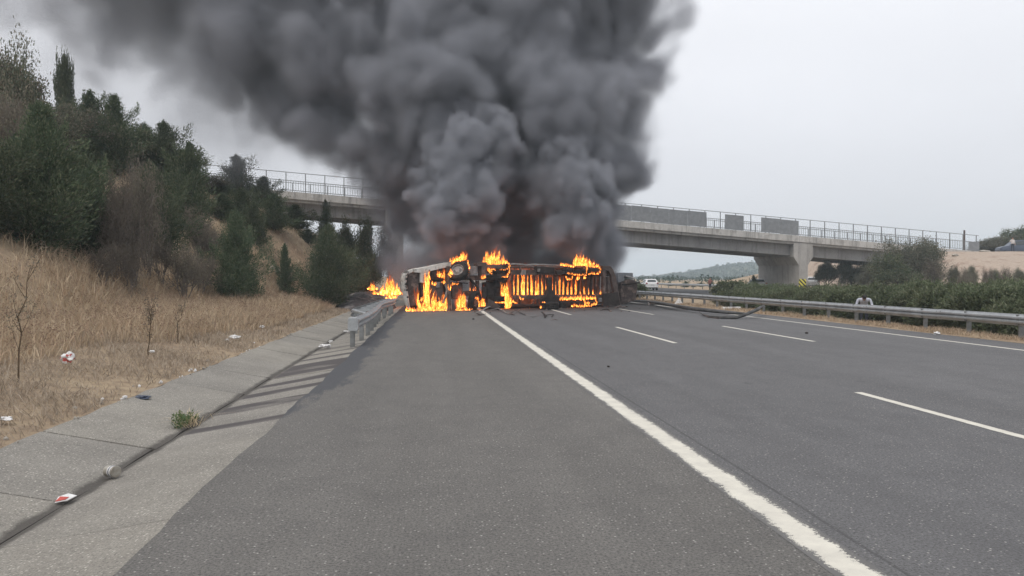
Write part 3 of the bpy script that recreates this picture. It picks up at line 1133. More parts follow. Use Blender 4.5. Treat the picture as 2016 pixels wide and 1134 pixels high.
for u in us:
    xx = tl(u, 560, .35)[0]
    put('floor_slat', MB().box((xx, .42 + R.uniform(-.03, .03), 1.28), (R.choice((.075, .09, .11)), .12, 1.10), (0, R.uniform(-.03, .03), 0)), M['char'], truck)
for u in (1004, 1026, 1060, 1088, 1118, 1150, 1178, 1193):
    xx = tl(u, 560, .2)[0]
    put('outrigger', MB().box((xx, .30, 2.14), (.06, .14, .20)), M['char'], truck)
    put('outrigger', MB().box((xx, .30, .38), (.06, .14, .28)), M['char'], truck)
put('landing_gear', tpoly(MB(), [(1078, 546), (1087, 546), (1088, 571), (1094, 580), (1104, 587), (1104, 596), (1066, 596), (1067, 588), (1077, 580), (1080, 566)], -.12, .16), M['char_dark'], truck, bevel=.03)
put('toolbox', tpoly(MB(), [(1056, 524), (1092, 527), (1091, 538), (1056, 537)], .08, .4), M['char_dark'], truck)
put('spring_hanger', tpoly(MB(), [(1030, 531), (1036, 531), (1035, 541), (1027, 541)], .0, .2), M['ash'], truck)
put('spring_hanger', tpoly(MB(), [(1060, 529), (1064, 529), (1063, 535), (1059, 535)], -.02, .07), M['ash'], truck)
put('spring_pack', tpoly(MB(), [(1096, 534), (1130, 536), (1128, 541), (1097, 539)], -.05, .1), M['char_dark'], truck)

# what is left of the load body behind the frame: sheets and hoops
put('body_side', MB().box(((tx0 + tx1) / 2, 1.6, .07), (tx1 - tx0, 2.0, .06)), M['char_dark'], truck)
put('body_side', MB().box((tl(1150, 560, .5)[0], 1.6, 2.28), (tl(1192, 560, .5)[0] - tl(1110, 560, .5)[0], 1.9, .05)), M['char'], truck)
put('body_roof', MB().box(((tx0 + tx1) / 2 + .4, 2.62, 1.15), (tx1 - tx0 + 1.0, .05, 2.1)), M['char'], truck)
put('body_front', MB().box((tx0 - .02, 1.6, 1.15), (.05, 1.9, 2.1)), M['char_dark'], truck)
R = rnd(14)
for u in (1030, 1062, 1095, 1128, 1162):
    xx = tl(u, 560, 1.2)[0]
    put('hoop', MB().tube([(xx, .6, 2.2), (xx, 2.4, 2.22), (xx + .05, 2.5, 1.2), (xx, 2.4, .15)], .04, 6), M['char'], truck)

# crumpled tail
put('tail_frame', tpoly(MB(), [(1186, 523), (1202, 523.5), (1207, 530), (1213, 544), (1217, 566), (1221, 592), (1222, 602), (1214, 602), (1208, 566), (1203, 542), (1198, 533), (1187, 531)], -.02, .22), M['char'], truck, bevel=.02)
put('tail_post', tpoly(MB(), [(1187, 531), (1193, 532), (1195, 600), (1189, 601)], .0, .2), M['char'], truck)
put('tail_post', tpoly(MB(), [(1196, 545), (1200, 545), (1203, 580), (1198, 580)], .03, .2), M['char'], truck)
put('tail_plate', tpoly(MB(), [(1190, 578), (1216, 575), (1221, 601), (1188, 603)], -.1, .1), M['char_dark'], truck)
put('tail_sheet', tpoly(MB(), [(1200, 546), (1204, 544), (1212, 572), (1197, 576)], .5, .56), M['ash'], truck)
put('tail_plate', tpoly(MB(), [(1186, 524), (1204, 526), (1210, 544), (1186, 541)], .25, 2.4), M['char_dark'], truck)


def wheel(x, y, z, r, wd, axis=(0, 0, 1), face=False, name='wheel', parent=None):
    """tyre + rim (+ bolts), the outer face towards +axis"""
    w = put(name, MB().lathe((0, 0, 0), axis, [(-wd / 2 + .01, r * .60), (-wd / 2, r * .72), (-wd / 2, r * .90), (-wd / 2 + .03, r * .965), (-wd * .28, r * .995), (-wd * .25, r * .965), (-wd * .05, r * .97), (-.01, r), (.01, r), (wd * .05, r * .97), (wd * .25, r * .965), (wd * .28, r * .995), (wd / 2 - .03, r * .965), (wd / 2, r * .90), (wd / 2, r * .72), (wd / 2 - .01, r * .60)], 30, True), M['rubber'], parent or truck, smooth=True, loc=(x, y, z))
    rim = put('rim', MB().lathe((0, 0, 0), axis, [(-wd * .42, r * .56), (-wd * .45, r * .60), (wd * .45, r * .60), (wd * .42, r * .55), (wd * .18, r * .50), (wd * .12, r * .33), (wd * .22, r * .24), (wd * .30, r * .20), (wd * .30, r * .02), (-wd * .2, r * .02)], 26), M['hub' if face else 'char'], w, smooth=True)
    if face:
        t = Vector(axis).normalized()
        a = t.orthogonal().normalized()
        b = t.cross(a)
        mb = MB()
        for k in range(10):
            an = 2 * PI * k / 10
            c = (a * math.cos(an) + b * math.sin(an)) * r * .31 + t * wd * .12
            mb.lathe(c, t, [(0, .028), (.05, .024)], 6)
        put('wheel_nuts', mb, M['ash'], w)
    return w


x, z = tl(903, 534, -.25)
wheel(x, -.15, z, .56, .30, (-.52, -.62, .58), True, 'front_wheel')
x, z = tl(934, 597, -.2)
wheel(x, -.2, max(z, .50), .50, .30, (.62, -.75, -.22), False, 'front_wheel')
x, _ = tl(979, 540, -.1)
for zz in (2.02, 1.66):
    wheel(x, .02, zz, .50, .29)
for zz in (.19, .55):
    wheel(x, .06, zz, .48, .29)
put('axle', MB().tube([(x, .1, .3), (x, .1, .9), (x, .05, 1.2), (x, .1, 1.6), (x, .1, 2.1)], [.08, .09, .24, .09, .08], 10), M['char_dark'], truck, smooth=True)
for k, u in enumerate((1122, 1146, 1170)):
    x, z = tl(u, (534, 536, 534)[k], -.1)
    wheel(x, (.16, .06, .12)[k], (1.98, 1.93, 1.99)[k], .365, .36)
    x2, _ = tl((1112, 1138, 1163)[k], 597, -.1)
    wheel(x2, (.2, .12, .1)[k], .19, .36, .35)
    put('axle', MB().tube([((x + x2) / 2, .15, .3), ((x + x2) / 2 + .01, .12, 1.1), (x, .15, 1.9)], .07, 8), M['char_dark'], truck, smooth=True)

# grey wreck of the second vehicle's body behind the tail
p = at(1230, 574, 49.0)
wr = thing('wrecked_body', 'crumpled grey truck body with a charred rounded underside behind the burnt tail', 'wreckage', (p.x, p.y, 0), TROT + .1)
k = 49.0 / 1500


def wq(u, v): return ((u - 1230) * k, (574 - v) * k + .76)


mb = MB()
mb.prism([wq(1209, 537), wq(1224, 537), wq(1227, 552), wq(1211, 556)], 1, -.1, .9)
put('side_panel', mb, M['panel_grey'], wr, bevel=.02)
mb = MB().prism([wq(1225, 536.5), wq(1255, 537), wq(1255.5, 548), wq(1226, 541)], 1, .15, 1.0)
put('side_panel', mb, M['panel_grey'], wr)
mb = MB()
for q in range(6):
    a, b = wq(1228 + q * 4.2, 543 + q * .9)
    mb.box((a, -.12, b), (.085, .3, .07), (0, .2, 0))
put('broken_edge', mb, M['white_scrap'], wr, kind='stuff')
pf = [wq(1212, 557), (wq(1226, 552)), wq(1238, 549), wq(1250, 551), wq(1256, 558), wq(1256, 566), wq(1252, 590), wq(1220, 600), wq(1212, 598)]
put('charred_hull', MB().prism(pf, 1, -.3, 1.2), M['char'], wr, bevel=.08)
put('frame_rail', MB().tube([(wq(1214, 560)[0], -.4, wq(1214, 560)[1]), (wq(1258, 556)[0], -.4, wq(1258, 556)[1])], .05, 6), M['char_dark'], wr)

# loose tyre lying flat in front
p = ground(1082, 609)
lt = thing('tyre_remains', 'burnt truck tyre lying flat on the asphalt before the truck', 'tyre', (p.x, p.y, 0))
wheel(0, 0, .19, .50, .37, parent=lt, name='tread')

# ------------------------------------------------------------------ vegetation


def unit(v):
    return v / np.maximum(np.linalg.norm(v, axis=-1, keepdims=True), 1e-9)


def leaf_tris(P, D, length, width, rng):
    """one slim triangle pair (a leaf) per row: base P, direction D"""
    n = len(P)
    D = unit(D)
    rv = unit(rng.normal(size=(n, 3)))
    W = unit(np.cross(D, rv))
    L = length[:, None]
    Wd = (width)[:, None]
    a = P
    b = P + D * L * .45 + W * Wd
    c = P + D * L
    d = P + D * L * .45 - W * Wd
    V = np.stack([a, b, c, d], 1).reshape(-1, 3)
    i = np.arange(n)[:, None] * 4
    T = np.concatenate([i + np.array([[0, 1, 2]]), i + np.array([[0, 2, 3]])], 1).reshape(-1, 3)
    return V, T


def conifer(seed, nb=110, leaves=60, leaf=.16, wid=.026, top=.06, spread=1.0, droop=.15, ragged=.35, low=.02):
    """unit conifer: height 1, half-width about .5 at the widest; returns trunk MB and crown mesh"""
    rng = np.random.default_rng(seed)
    tr = MB()
    pts = [(0.02 * math.sin(i * 1.3 + seed), .02 * math.cos(i * 1.7 + seed), i / 8) for i in range(9)]
    tr.tube(pts, [.035 * (1 - i / 8.6) + .003 for i in range(9)], 7)
    Ps, Ds, Ls, Ws = [], [], [], []
    for k in range(nb):
        t = low + (1 - low) * ((k + rng.random()) / nb) ** 1.12
        prof = ((min(1, (t + .10) / .22)) ** .7 * (1 - t) ** 1.02 + top * (1 - t)) * (.80 + .30 * math.sin(t * 31 + seed))
        L = .52 * spread * prof * (1 - ragged + 2 * ragged * rng.random() * .8)
        az = k * 2.399 + rng.normal() * .5
        el = .30 + .5 * t + rng.normal() * .16
        d = np.array([math.cos(az) * math.cos(el), math.sin(az) * math.cos(el), math.sin(el)])
        base = np.array([0, 0, t])
        if L > .1:
            e = base + d * L * .8 + np.array([0, 0, -droop * L * .5])
            tr.tube([tuple(base), tuple(base + d * L * .4), tuple(e)], [.008, .005, .002], 3, False)
        m = max(10, int(leaves * (.35 + L / .5)))
        s = rng.random(m) ** .7
        curve = d[None] * (s * L)[:, None] + np.array([0, 0, 1.0])[None] * ((s ** 2) * L * .22 - droop * s * L)[:, None]
        side = unit(np.cross(d, [0, 0, 1]))
        rad = (.045 + .16 * L * (1 - s * .65))
        off = side[None] * (rng.normal(size=m) * rad)[:, None] + np.array([0, 0, 1.0])[None] * (rng.normal(size=m) * rad * .5)[:, None]
        Ps.append(base[None] + curve + off)
        Ds.append(d[None] * .8 + off / .12 * .45 + rng.normal(size=(m, 3)) * .38 + np.array([0, 0, .30])[None])
        Ls.append(leaf * (.55 + .8 * rng.random(m)) * (1 - .45 * t))
        Ws.append(wid * (.6 + .8 * rng.random(m)))
    # leader
    m = 24
    s = rng.random(m)
    Ps.append(np.stack([rng.normal(size=m) * .006, rng.normal(size=m) * .006, .93 + .07 * s], 1))
    Ds.append(rng.normal(size=(m, 3)) * .4 + np.array([0, 0, .8]))
    Ls.append(leaf * .45 * np.ones(m))
    Ws.append(wid * .8 * np.ones(m))
    V, T = leaf_tris(np.concatenate(Ps), np.concatenate(Ds), np.concatenate(Ls), np.concatenate(Ws), rng)
    return tr, V, T


def broad(seed, stems=4, levels=4, leaves=26, leaf=.05, wid=.018, spread=.55, bare=0.0, droop=0.0, round_=.7):
    """unit shrub / broadleaf tree grown from forking limbs"""
    rng = np.random.default_rng(seed)
    tr = MB()
    Ps, Ds = [], []

    def grow(p, d, L, r, lv):
        d = d / np.linalg.norm(d)
        mid = p + d * L * .5 + rng.normal(size=3) * L * .06
        e = p + d * L + rng.normal(size=3) * L * .08
        tr.tube([tuple(p), tuple(mid), tuple(e)], [r, r * .8, r * .6], 5 if lv > 1 else 3, False)
        if lv <= 1 and leaves:
            m = int(leaves * (1 - bare) * (.5 + rng.random()))
            if m:
                s = rng.random(m)
                q = p[None] + (e - p)[None] * s[:, None] + rng.normal(size=(m, 3)) * (.055 + .02 * lv)
                Ps.append(q)
                Ds.append(d[None] * .5 + rng.normal(size=(m, 3)) * .7 + np.array([0, 0, .15 - droop])[None])
        if lv > 0:
            for _ in range(3 if lv > 1 else 2 + int(rng.random() < .5)):
                nd = d + rng.normal(size=3) * spread + np.array([0, 0, .10 - droop])
                grow(e, nd, L * (.62 + .28 * rng.random()), r * .6, lv - 1)
    for k in range(stems):
        az = 2 * PI * k / stems + rng.random()
        tilt = (.15 + .75 * rng.random()) * round_
        d = np.array([math.cos(az) * tilt, math.sin(az) * tilt, 1.0])
        grow(np.array([math.cos(az) * .03, math.sin(az) * .03, 0]), d, .30 * (.8 + .4 * rng.random()), .022, levels)
    V = T = None
    if Ps:
        P = np.concatenate(Ps)
        m = len(P)
        V, T = leaf_tris(P, np.concatenate(Ds), leaf * (.6 + .8 * rng.random(m)), wid * (.6 + .8 * rng.random(m)), rng)
    allv = np.array(tr.v) if V is None else np.concatenate([np.array(tr.v), V])
    h = np.percentile(allv[:, 2], 99.7)
    hw = np.percentile(np.hypot(allv[:, 0], allv[:, 1]), 96)
    sc = np.array([.5 / hw, .5 / hw, 1 / h])
    tr.v = [tuple(np.array(p) * sc) for p in tr.v]
    if V is not None:
        V = V * sc
    return tr, V, T


PROTO = {}


def proto(key, fn, fmat, tmat=None):
    tr, V, T = fn
    tm = tr.mesh('trunk')
    tm.materials.append(tmat or M['bark'])
    cm = None
    if V is not None:
        cm = np_mesh('crown', V, T)
        cm.materials.append(fmat)
    PROTO[key] = (tm, cm)


def plant(key, name, x, y, h, w, label, cat='tree', group=None, z=None, rz=None, lean=0.0, R=random):
    tm, cm = PROTO[key]
    if z is None: z = gz(x, y) - .04
    t = thing(name, label, cat, (x, y, z), R.uniform(0, 6.28) if rz is None else rz, group)
    t.rotation_euler = (R.uniform(-lean, lean), R.uniform(-lean, lean), t.rotation_euler[2])
    for nm, me in (('trunk', tm), ('crown', cm)):
        if me is None: continue
        o = bpy.data.objects.new(nm, me)
        COL.objects.link(o)
        o.parent = t
        o.scale = (w, w, h)
    return t


for i in range(4):
    proto('near_con%d' % i, conifer(100 + i, 170, 380, .040, .0050, .08, 1.32, .12, .62, .02), M['juniper'])
for i in range(4):
    proto('con%d' % i, conifer(200 + i, 70, 260, .056, .0072, .10, 1.34, .10, .75, .03), M['juniper'])
proto('cypress', conifer(300, 210, 170, .040, .016, .5, .95, -.55, .15, .02), M['juniper'])
for i in range(3):
    proto('broad%d' % i, broad(400 + i, 5, 4, 48, .034, .0105), M['broad'])
for i in range(3):
    proto('olive%d' % i, broad(440 + i, 6, 4, 40, .031, .0088), M['olive'])
for i in range(2):
    proto('sparse%d' % i, broad(460 + i, 4, 4, 20, .032, .010, .60), M['olive'])
for i in range(3):
    proto('dry%d' % i, broad(480 + i, 9, 4, 5, .035, .008, .5), M['dryleaf'], M['twig'])
for i in range(3):
    proto('hedge%d' % i, broad(500 + i, 10, 3, 170, .065, .0075, .42, 0, -.15, .6), M['hedge'])
for i in range(2):
    proto('low%d' % i, broad(520 + i, 8, 3, 30, .10, .022, .5), M['hedge'])


def veg(u, vt, d, hw, key, name, label, cat='tree', group=None, seed=0, vb=None, lean=.03):
    """top at photo pixel (u, vt), d metres away, hw pixels half-width"""
    p = at(u, vt, d)
    z0 = gz(p.x, p.y) - .05
    if vb is not None:
        z0 = min(z0 + .4, max(z0 - .3, at(u, vb, d).z))
    h = max(.4, p.z - z0)
    return plant(key, name, p.x, p.y, h, 2 * hw * d / F, label, cat, group, z=z0, R=rnd(seed * 7 + int(u) + int(vt)), lean=lean)


CON = [  # u, top, depth, half width px, proto, label
    (72, 214, 22.5, 104, 'near_con0', 'huge dark green conifer at the left edge behind the dry grass'),
    (-40, 240, 21, 95, 'near_con3', 'dark conifer cut by the left edge of the picture'),
    (172, 318, 25, 58, 'near_con1', 'dark ragged conifer right beside the huge one at the left'),
    (300, 326, 31, 66, 'near_con2', 'broad blue-green juniper on the slope left of the white rock'),
    (368, 286, 36, 58, 'con0', 'tall conifer rising just left of the bridge railing end'),
    (321, 243, 42, 52, 'con1', 'spiky conifer standing out on the wooded ridge line'),
    (283, 246, 45, 46, 'con2', 'slim dark conifer left of the spiky one on the ridge'),
    (227, 193, 38, 62, 'con3', 'open-topped conifer on the ridge with level branches'),
    (177, 184, 39, 58, 'con0', 'conifer with a star-like top right of the thin cypress'),
    (140, 300, 33, 60, 'con2', 'green conifer mass below the cypress on the slope'),
    (466, 308, 56, 44, 'con1', 'isolated spiky conifer in front of the left bridge railing'),
    (520, 350, 52, 46, 'con3', 'rounded dark evergreen where the bridge parapet emerges'),
    (432, 362, 47, 40, 'con2', 'evergreen left of the rounded one below the bridge railing'),
    (462, 424, 32.5, 56, 'near_con1', 'bushy young conifer alone on the bare slope'),
    (580, 404, 52, 40, 'con0', 'evergreen below the bridge girder on the slope'),
    (560, 484, 40, 25, 'con3', 'smallest round conifer on the brown slope'),
    (640, 397, 55, 20, 'con1', 'thin dark conifer spire against the bridge girder'),
    (645, 448, 39.5, 56, 'near_con3', 'big dense conifer beside the concrete drain near the guard rail'),
    (676, 470, 46, 40, 'con2', 'dark conifer right behind the big dense one by the drain'),
    (436, 382, 42, 48, 'con3', 'evergreen on the slope left of and below the rounded one'),
    (476, 372, 44, 42, 'con0', 'evergreen under the isolated spiky conifer before the bridge'),
    (538, 384, 46, 44, 'con2', 'dark evergreen at the left end of the visible bridge girder'),
    (500, 400, 42, 34, 'con1', 'lower evergreen above the bare slope under the rounded one'),
    (606, 452, 50, 30, 'con1', 'conifer left of the big dense one at the foot of the slope'),
]
for i, (u, vt, d, hw, k, lab) in enumerate(CON):
    veg(u, vt, d, hw, k, 'conifer_tree', lab, group='conifers on the left bank', seed=i)
BR = [
    (128, 121, 44, 15, 'cypress', 'cypress_tree', 'thin tall cypress spire above the left wood', 'tree'),
    (15, 105, 31, 90, 'olive0', 'olive_tree', 'large dusty tree at the top left corner behind the conifers', 'tree'),
    (30, 70, 29, 66, 'sparse0', 'sparse_tree', 'tall thin-leaved tree at the upper left corner', 'tree'),
    (95, 195, 34, 62, 'sparse1', 'sparse_tree', 'thin-leaved tree just left of the cypress', 'tree'),
    (105, 205, 36, 84, 'olive1', 'olive_tree', 'dusty tree below the cypress', 'tree'),
    (200, 222, 41, 80, 'olive2', 'olive_tree', 'dusty tree on the ridge right of the cypress', 'tree'),
    (255, 250, 42, 80, 'broad0', 'broadleaf_tree', 'dense green tree in the middle of the wooded ridge', 'tree'),
    (335, 292, 45, 66, 'broad1', 'broadleaf_tree', 'dense green tree towards the right end of the ridge', 'tree'),
    (395, 345, 46, 46, 'olive0', 'olive_tree', 'dusty shrub tree at the end of the bridge railing', 'tree'),
    (418, 395, 42, 44, 'olive2', 'olive_tree', 'greyish shrub tree below the bridge railing', 'tree'),
    (345, 372, 37, 56, 'olive1', 'olive_tree', 'dusty green tree above the white rock', 'tree'),
    (680, 428, 53, 52, 'broad2', 'broadleaf_tree', 'light green leafy tree under the bridge girder', 'tree'),
    (726, 440, 50, 42, 'broad0', 'broadleaf_tree', 'leafy tree reddened by the fire beside the left bridge pier', 'tree'),
    (700, 505, 47, 40, 'broad1', 'broadleaf_tree', 'lower leafy tree over the burnt ground', 'tree'),
]
for i, (u, vt, d, hw, k, nm, lab, cat) in enumerate(BR):
    veg(u, vt, d, hw, k, nm, lab, cat, seed=40 + i)
DRY = [(242, 322, 24.5, 38, 'bare brown shrub between the huge conifer and the broad juniper'), (225, 372, 24, 38, 'lower bare shrub right of the ragged conifer on the left bank'), (262, 400, 25, 44, 'bare shrub left of the broad juniper foot'),
       (320, 455, 28, 36, 'spreading leafless shrub below the broad juniper'), (392, 405, 34, 36, 'greyish bare shrub above the white boulder'), (-10, 170, 27, 60, 'bare shrub cut by the left edge high on the bank'),
       (290, 300, 27, 48, 'leafless shrub showing above the broad juniper shoulder'), (415, 440, 35, 34, 'bare shrub right beside the limestone boulder'), (360, 480, 28, 40, 'low bare shrub in the dry grass below the boulder'),
       (256, 465, 24, 32, 'bare shrub standing in the tall grass in the middle of the bank'), (205, 478, 23, 34, 'low leafless shrub at the foot of the ragged conifer'), (395, 500, 31, 36, 'small leafless shrub left of the bushy young conifer'), (30, 200, 27, 50, 'brown bare shrub behind the huge conifer at upper left')]
for i, (u, vt, d, hw, lab) in enumerate(DRY):
    veg(u, vt, d, hw, 'dry%d' % (i % 3), 'dry_shrub', lab, 'shrub', 'dry shrubs on the left bank', seed=70 + i)

# median hedge, big bush by the abutment, trees under and beyond the bridge
R = rnd(31)
i = 0
for row, X in enumerate((17.9, 19.4, 21.0)):
    y = 17.5 + row * .5
    while y < 44 + row * 3.2:
        px_, py_ = X + R.uniform(-.25, .25), y
        if math.hypot(px_ - 17.2, py_ - 28.6) < 1.45 or (row == 0 and abs(py_ - 27.4) < 1.5):
            y += 1.0
            continue
        hh = 2.05 + R.uniform(-.14, .20) + .10 * row
        hh -= .12 + .30 * min(1, max(0, (y - 27) / 8))
        plant('hedge%d' % (i % 3), 'median_shrub', px_, py_, hh, R.uniform(2.0, 2.6), 'dense green shrub of the hedge that fills the median behind the guard rail', 'shrub', 'median hedge shrubs', R=R)
        i += 1
        y += R.uniform(1.05, 1.35) * (1 if y < 40 else 1.5)
VR = [
    (1800, 470, 74, 58, 'olive1', 'large_shrub', 'big sprawling grey-green bush against the right end of the bridge', 'shrub'),
    (1765, 500, 70, 44, 'broad1', 'large_shrub', 'leafy bush left of the sprawling one below the bridge', 'shrub'),
    (1840, 508, 72, 36, 'dry1', 'large_shrub', 'brownish bare bush in front of the abutment wall', 'shrub'),
    (1440, 553, 62, 34, 'low0', 'low_shrub', 'yellow-green bush left of the right bridge pier', 'shrub'),
    (1475, 560, 60, 28, 'low1', 'low_shrub', 'lower bush at the left end of the median hedge', 'shrub'),
    (1250, 558, 62, 28, 'low0', 'low_shrub', 'green bush behind the guard rail beside the burnt tail', 'shrub'),
    (1484, 543, 90, 11, 'con2', 'small_conifer', 'small conifer close to the left face of the right pier', 'tree'),
    (1399, 548, 120, 10, 'con3', 'small_conifer', 'dark little conifer behind the standing figure beyond the road', 'tree'),
    (1380, 556, 125, 9, 'con0', 'small_conifer', 'little conifer left of the standing figure beyond the road', 'tree'),
    (1350, 554, 130, 10, 'con1', 'small_conifer', 'little conifer right of the white car', 'tree'),
    (1365, 562, 130, 8, 'con3', 'small_conifer', 'tiny conifer between two others right of the white car', 'tree'),
    (1336, 560, 140, 12, 'low0', 'low_shrub', 'roundish bush right of the white car', 'shrub'),
    (1319, 562, 140, 7, 'con0', 'small_conifer', 'tiny dark conifer just right of the white car', 'tree'),
    (1628, 508, 92, 44, 'broad2', 'broadleaf_tree', 'dark tree seen under the bridge right of the pier', 'tree'),
    (1680, 512, 90, 42, 'broad0', 'broadleaf_tree', 'dark tree under the bridge left of the sprawling bush', 'tree'),
    (1722, 520, 86, 32, 'olive0', 'olive_tree', 'dusty tree at the foot of the bank under the bridge', 'tree'),
    (1968, 466, 108, 58, 'olive1', 'broadleaf_tree', 'grey-green tree on the bank behind the right-hand man', 'tree'),
    (2022, 434, 106, 70, 'broad2', 'broadleaf_tree', 'tallest tree on the bank at the right edge', 'tree'),
    (1942, 476, 110, 36, 'olive2', 'broadleaf_tree', 'lower tree just right of the bridge end', 'tree'),
    (1995, 470, 112, 60, 'broad0', 'broadleaf_tree', 'bushy tree filling between the others on the right bank', 'tree'),
]
for i, (u, vt, d, hw, k, nm, lab, cat) in enumerate(VR):
    veg(u, vt, d, hw, k, nm, lab, cat, seed=120 + i, vb=None)
R = rnd(78)
BANK = ['leftmost', 'second', 'third', 'fourth', 'fifth', 'sixth', 'rightmost']
for i in range(7):
    veg(1876 + i * 21 + R.uniform(-6, 6), 530 + R.uniform(-8, 8), 62 + R.uniform(-4, 6), 15, ('dry%d' if i % 2 else 'olive%d') % (i % 3), 'scrub_bush', BANK[i] + ' of the low scrub bushes at the foot of the dirt bank', 'shrub', 'scrub at the foot of the dirt bank', seed=260 + i)
# low scrub on the bank edge in front of the dirt
R = rnd(77)
for i in range(14):
    u = 1880 + i * 11 + R.uniform(-4, 4)
    veg(u, 547 - R.uniform(-4, 8), 46 + R.uniform(-4, 4), 7, 'dry%d' % (i % 3), 'dry_weed', 'brown dry weed standing above the hedge before the dirt bank', 'weed', 'dry weeds before the dirt bank', seed=200 + i)

# far wood on the hill: one mass
rng = np.random.default_rng(9)
Ps, Ds, Ls, Ws = [], [], [], []


for k in range(4200):
    X, Y = rng.uniform(120, 520), rng.uniform(540, 740)
    z = float(hillz(np.array([X]), np.array([Y]))[0])
    if z < .6: continue
    h = rng.uniform(1.3, 2.4) * (1.5 if rng.random() < .06 else 1)
    m = 26
    t = rng.random(m) ** .8
    r = h * .40 * (1 - t * .8)
    an = rng.random(m) * 6.28
    Ps.append(np.stack([X + np.cos(an) * r, Y + np.sin(an) * r, z + t * h], 1))
    Ds.append(np.stack([np.cos(an), np.sin(an), .6 + 0 * an], 1))
    Ls.append(np.full(m, h * .42))
    Ws.append(np.full(m, h * .16))
V, T = leaf_tris(np.concatenate(Ps), np.concatenate(Ds), np.concatenate(Ls), np.concatenate(Ws), rng)
me = np_mesh('hill_wood', V, T)
put('hill_wood', me, M['fargreen'], kind='stuff', label='far wood covering the blue-green hill')
# low far scrub band along the horizon
Ps, Ds, Ls, Ws = [], [], [], []
for k in range(1300):
    Y = rng.uniform(150, 480)
    X = rng.uniform(-.05 * Y, .75 * Y)
    if -4 < X < 38.5: continue
    h = rng.uniform(.5, 1.5)
    m = 30
    t = rng.random(m)
    r = h * .6 * np.sqrt(1 - t * .8)
    an = rng.random(m) * 6.28
    z = gz(X, Y)
    Ps.append(np.stack([X + np.cos(an) * r, Y + np.sin(an) * r, z + t * h], 1))
    Ds.append(np.stack([np.cos(an), np.sin(an), .5 + 0 * an], 1))
    Ls.append(np.full(m, h * .35))
    Ws.append(np.full(m, h * .12))
V, T = leaf_tris(np.concatenate(Ps), np.concatenate(Ds), np.concatenate(Ls), np.concatenate(Ws), rng)
put('far_scrub', np_mesh('far_scrub', V, T), M['fargreen'], kind='stuff', label='low scrub along the horizon beyond the bridge')

# ------------------------------------------------------------------ dry grass


def blades(P, H, lean, wid, rng, heads=False):
    n = len(P)
    az = rng.random(n) * 2 * PI
    d = np.stack([np.cos(az), np.sin(az), 0 * az], 1)
    ln = (lean * (.3 + rng.random(n)))[:, None]
    H = H[:, None]
    sd = np.stack([-d[:, 1], d[:, 0], 0 * az], 1)
    tw = rng.random(n) * 2 * PI
    sd = unit(sd * np.cos(tw)[:, None] + d * np.sin(tw)[:, None])
    w_ = (wid * (.6 + .8 * rng.random(n)))[:, None]
    up = np.array([[0, 0, 1.0]])
    m = P + up * H * .55 + d * H * ln * .30
    e = P + up * H * (1 - .35 * np.minimum(ln, 1.6) ** 1.2 * .6) + d * H * ln * .85
    V = np.stack([P - sd * w_, P + sd * w_, m - sd * w_ * .75, m + sd * w_ * .75, e], 1)
    i = np.arange(n)[:, None] * 5
    T = np.concatenate([i + np.array([[0, 1, 3]]), i + np.array([[0, 3, 2]]), i + np.array([[2, 3, 4]])], 1).reshape(-1, 3)
    return V.reshape(-1, 3), T, e, d


rng = np.random.default_rng(77)


def scatter(n, x0, x1, y0, y1, bias=1.4):
    Y = y0 + (y1 - y0) * rng.random(n) ** bias
    X = x0 + (x1 - x0) * rng.random(n)
    return X, Y


def clumped(X, Y, s, k):
    return .5 + .5 * wav(X, Y, s, k)


# tall stand on the bank
X, Y = scatter(125000, -17, -5.0, 6.5, 44, 1.25)
edge = -6.3 + .5 * wav(X, Y, 1.0, 2) - .6 * sstep(18, 9, Y)
edge = edge + 1.3 * sstep(16, 24, Y)
keep = (X < edge) & (rng.random(len(X)) < .25 + .75 * clumped(X, Y, .8, 1)) & (rng.random(len(X)) < 1.1 - .9 * sstep(-9.2, -11.5, X))
burnt = ((X + 4.8) / 2.2) ** 2 + ((Y - 45.5) / 6.2) ** 2 < 1
keep &= ~burnt
# thin out on the bare slope
keep &= ~((X < -8.6) & (Y > 33) & (rng.random(len(X)) < .85))
X, Y = X[keep], Y[keep]
P = np.stack([X, Y, terrain(X, Y) - .02], 1)
H = (.34 + .42 * rng.random(len(X))) * (.65 + .5 * clumped(X, Y, 1.3, 4)) * (.6 + .4 * sstep(edge[keep], edge[keep] - 1.0, X))
V, T, E, D = blades(P, H, .55 + .5 * rng.random(len(X)), .0050 + .00022 * Y, rng)
put('tall_dry_grass', np_mesh('tall_dry_grass', V, T), M['straw'], kind='stuff', label='tall straw-coloured dry grass covering the left bank')
# seed heads on part of the tall grass
sel = rng.random(len(E)) < .22
E2 = E[sel]
q = np.repeat(E2, 5, 0) + rng.normal(size=(len(E2) * 5, 3)) * np.array([.02, .02, .04])
V, T = leaf_tris(q, rng.normal(size=q.shape) * .6 + np.array([0, 0, .6]), np.full(len(q), .045), np.full(len(q), .010), rng)
put('grass_seed_heads', np_mesh('grass_seed_heads', V, T), M['straw_pale'], kind='stuff', label='dry seed heads on top of the tall grass')
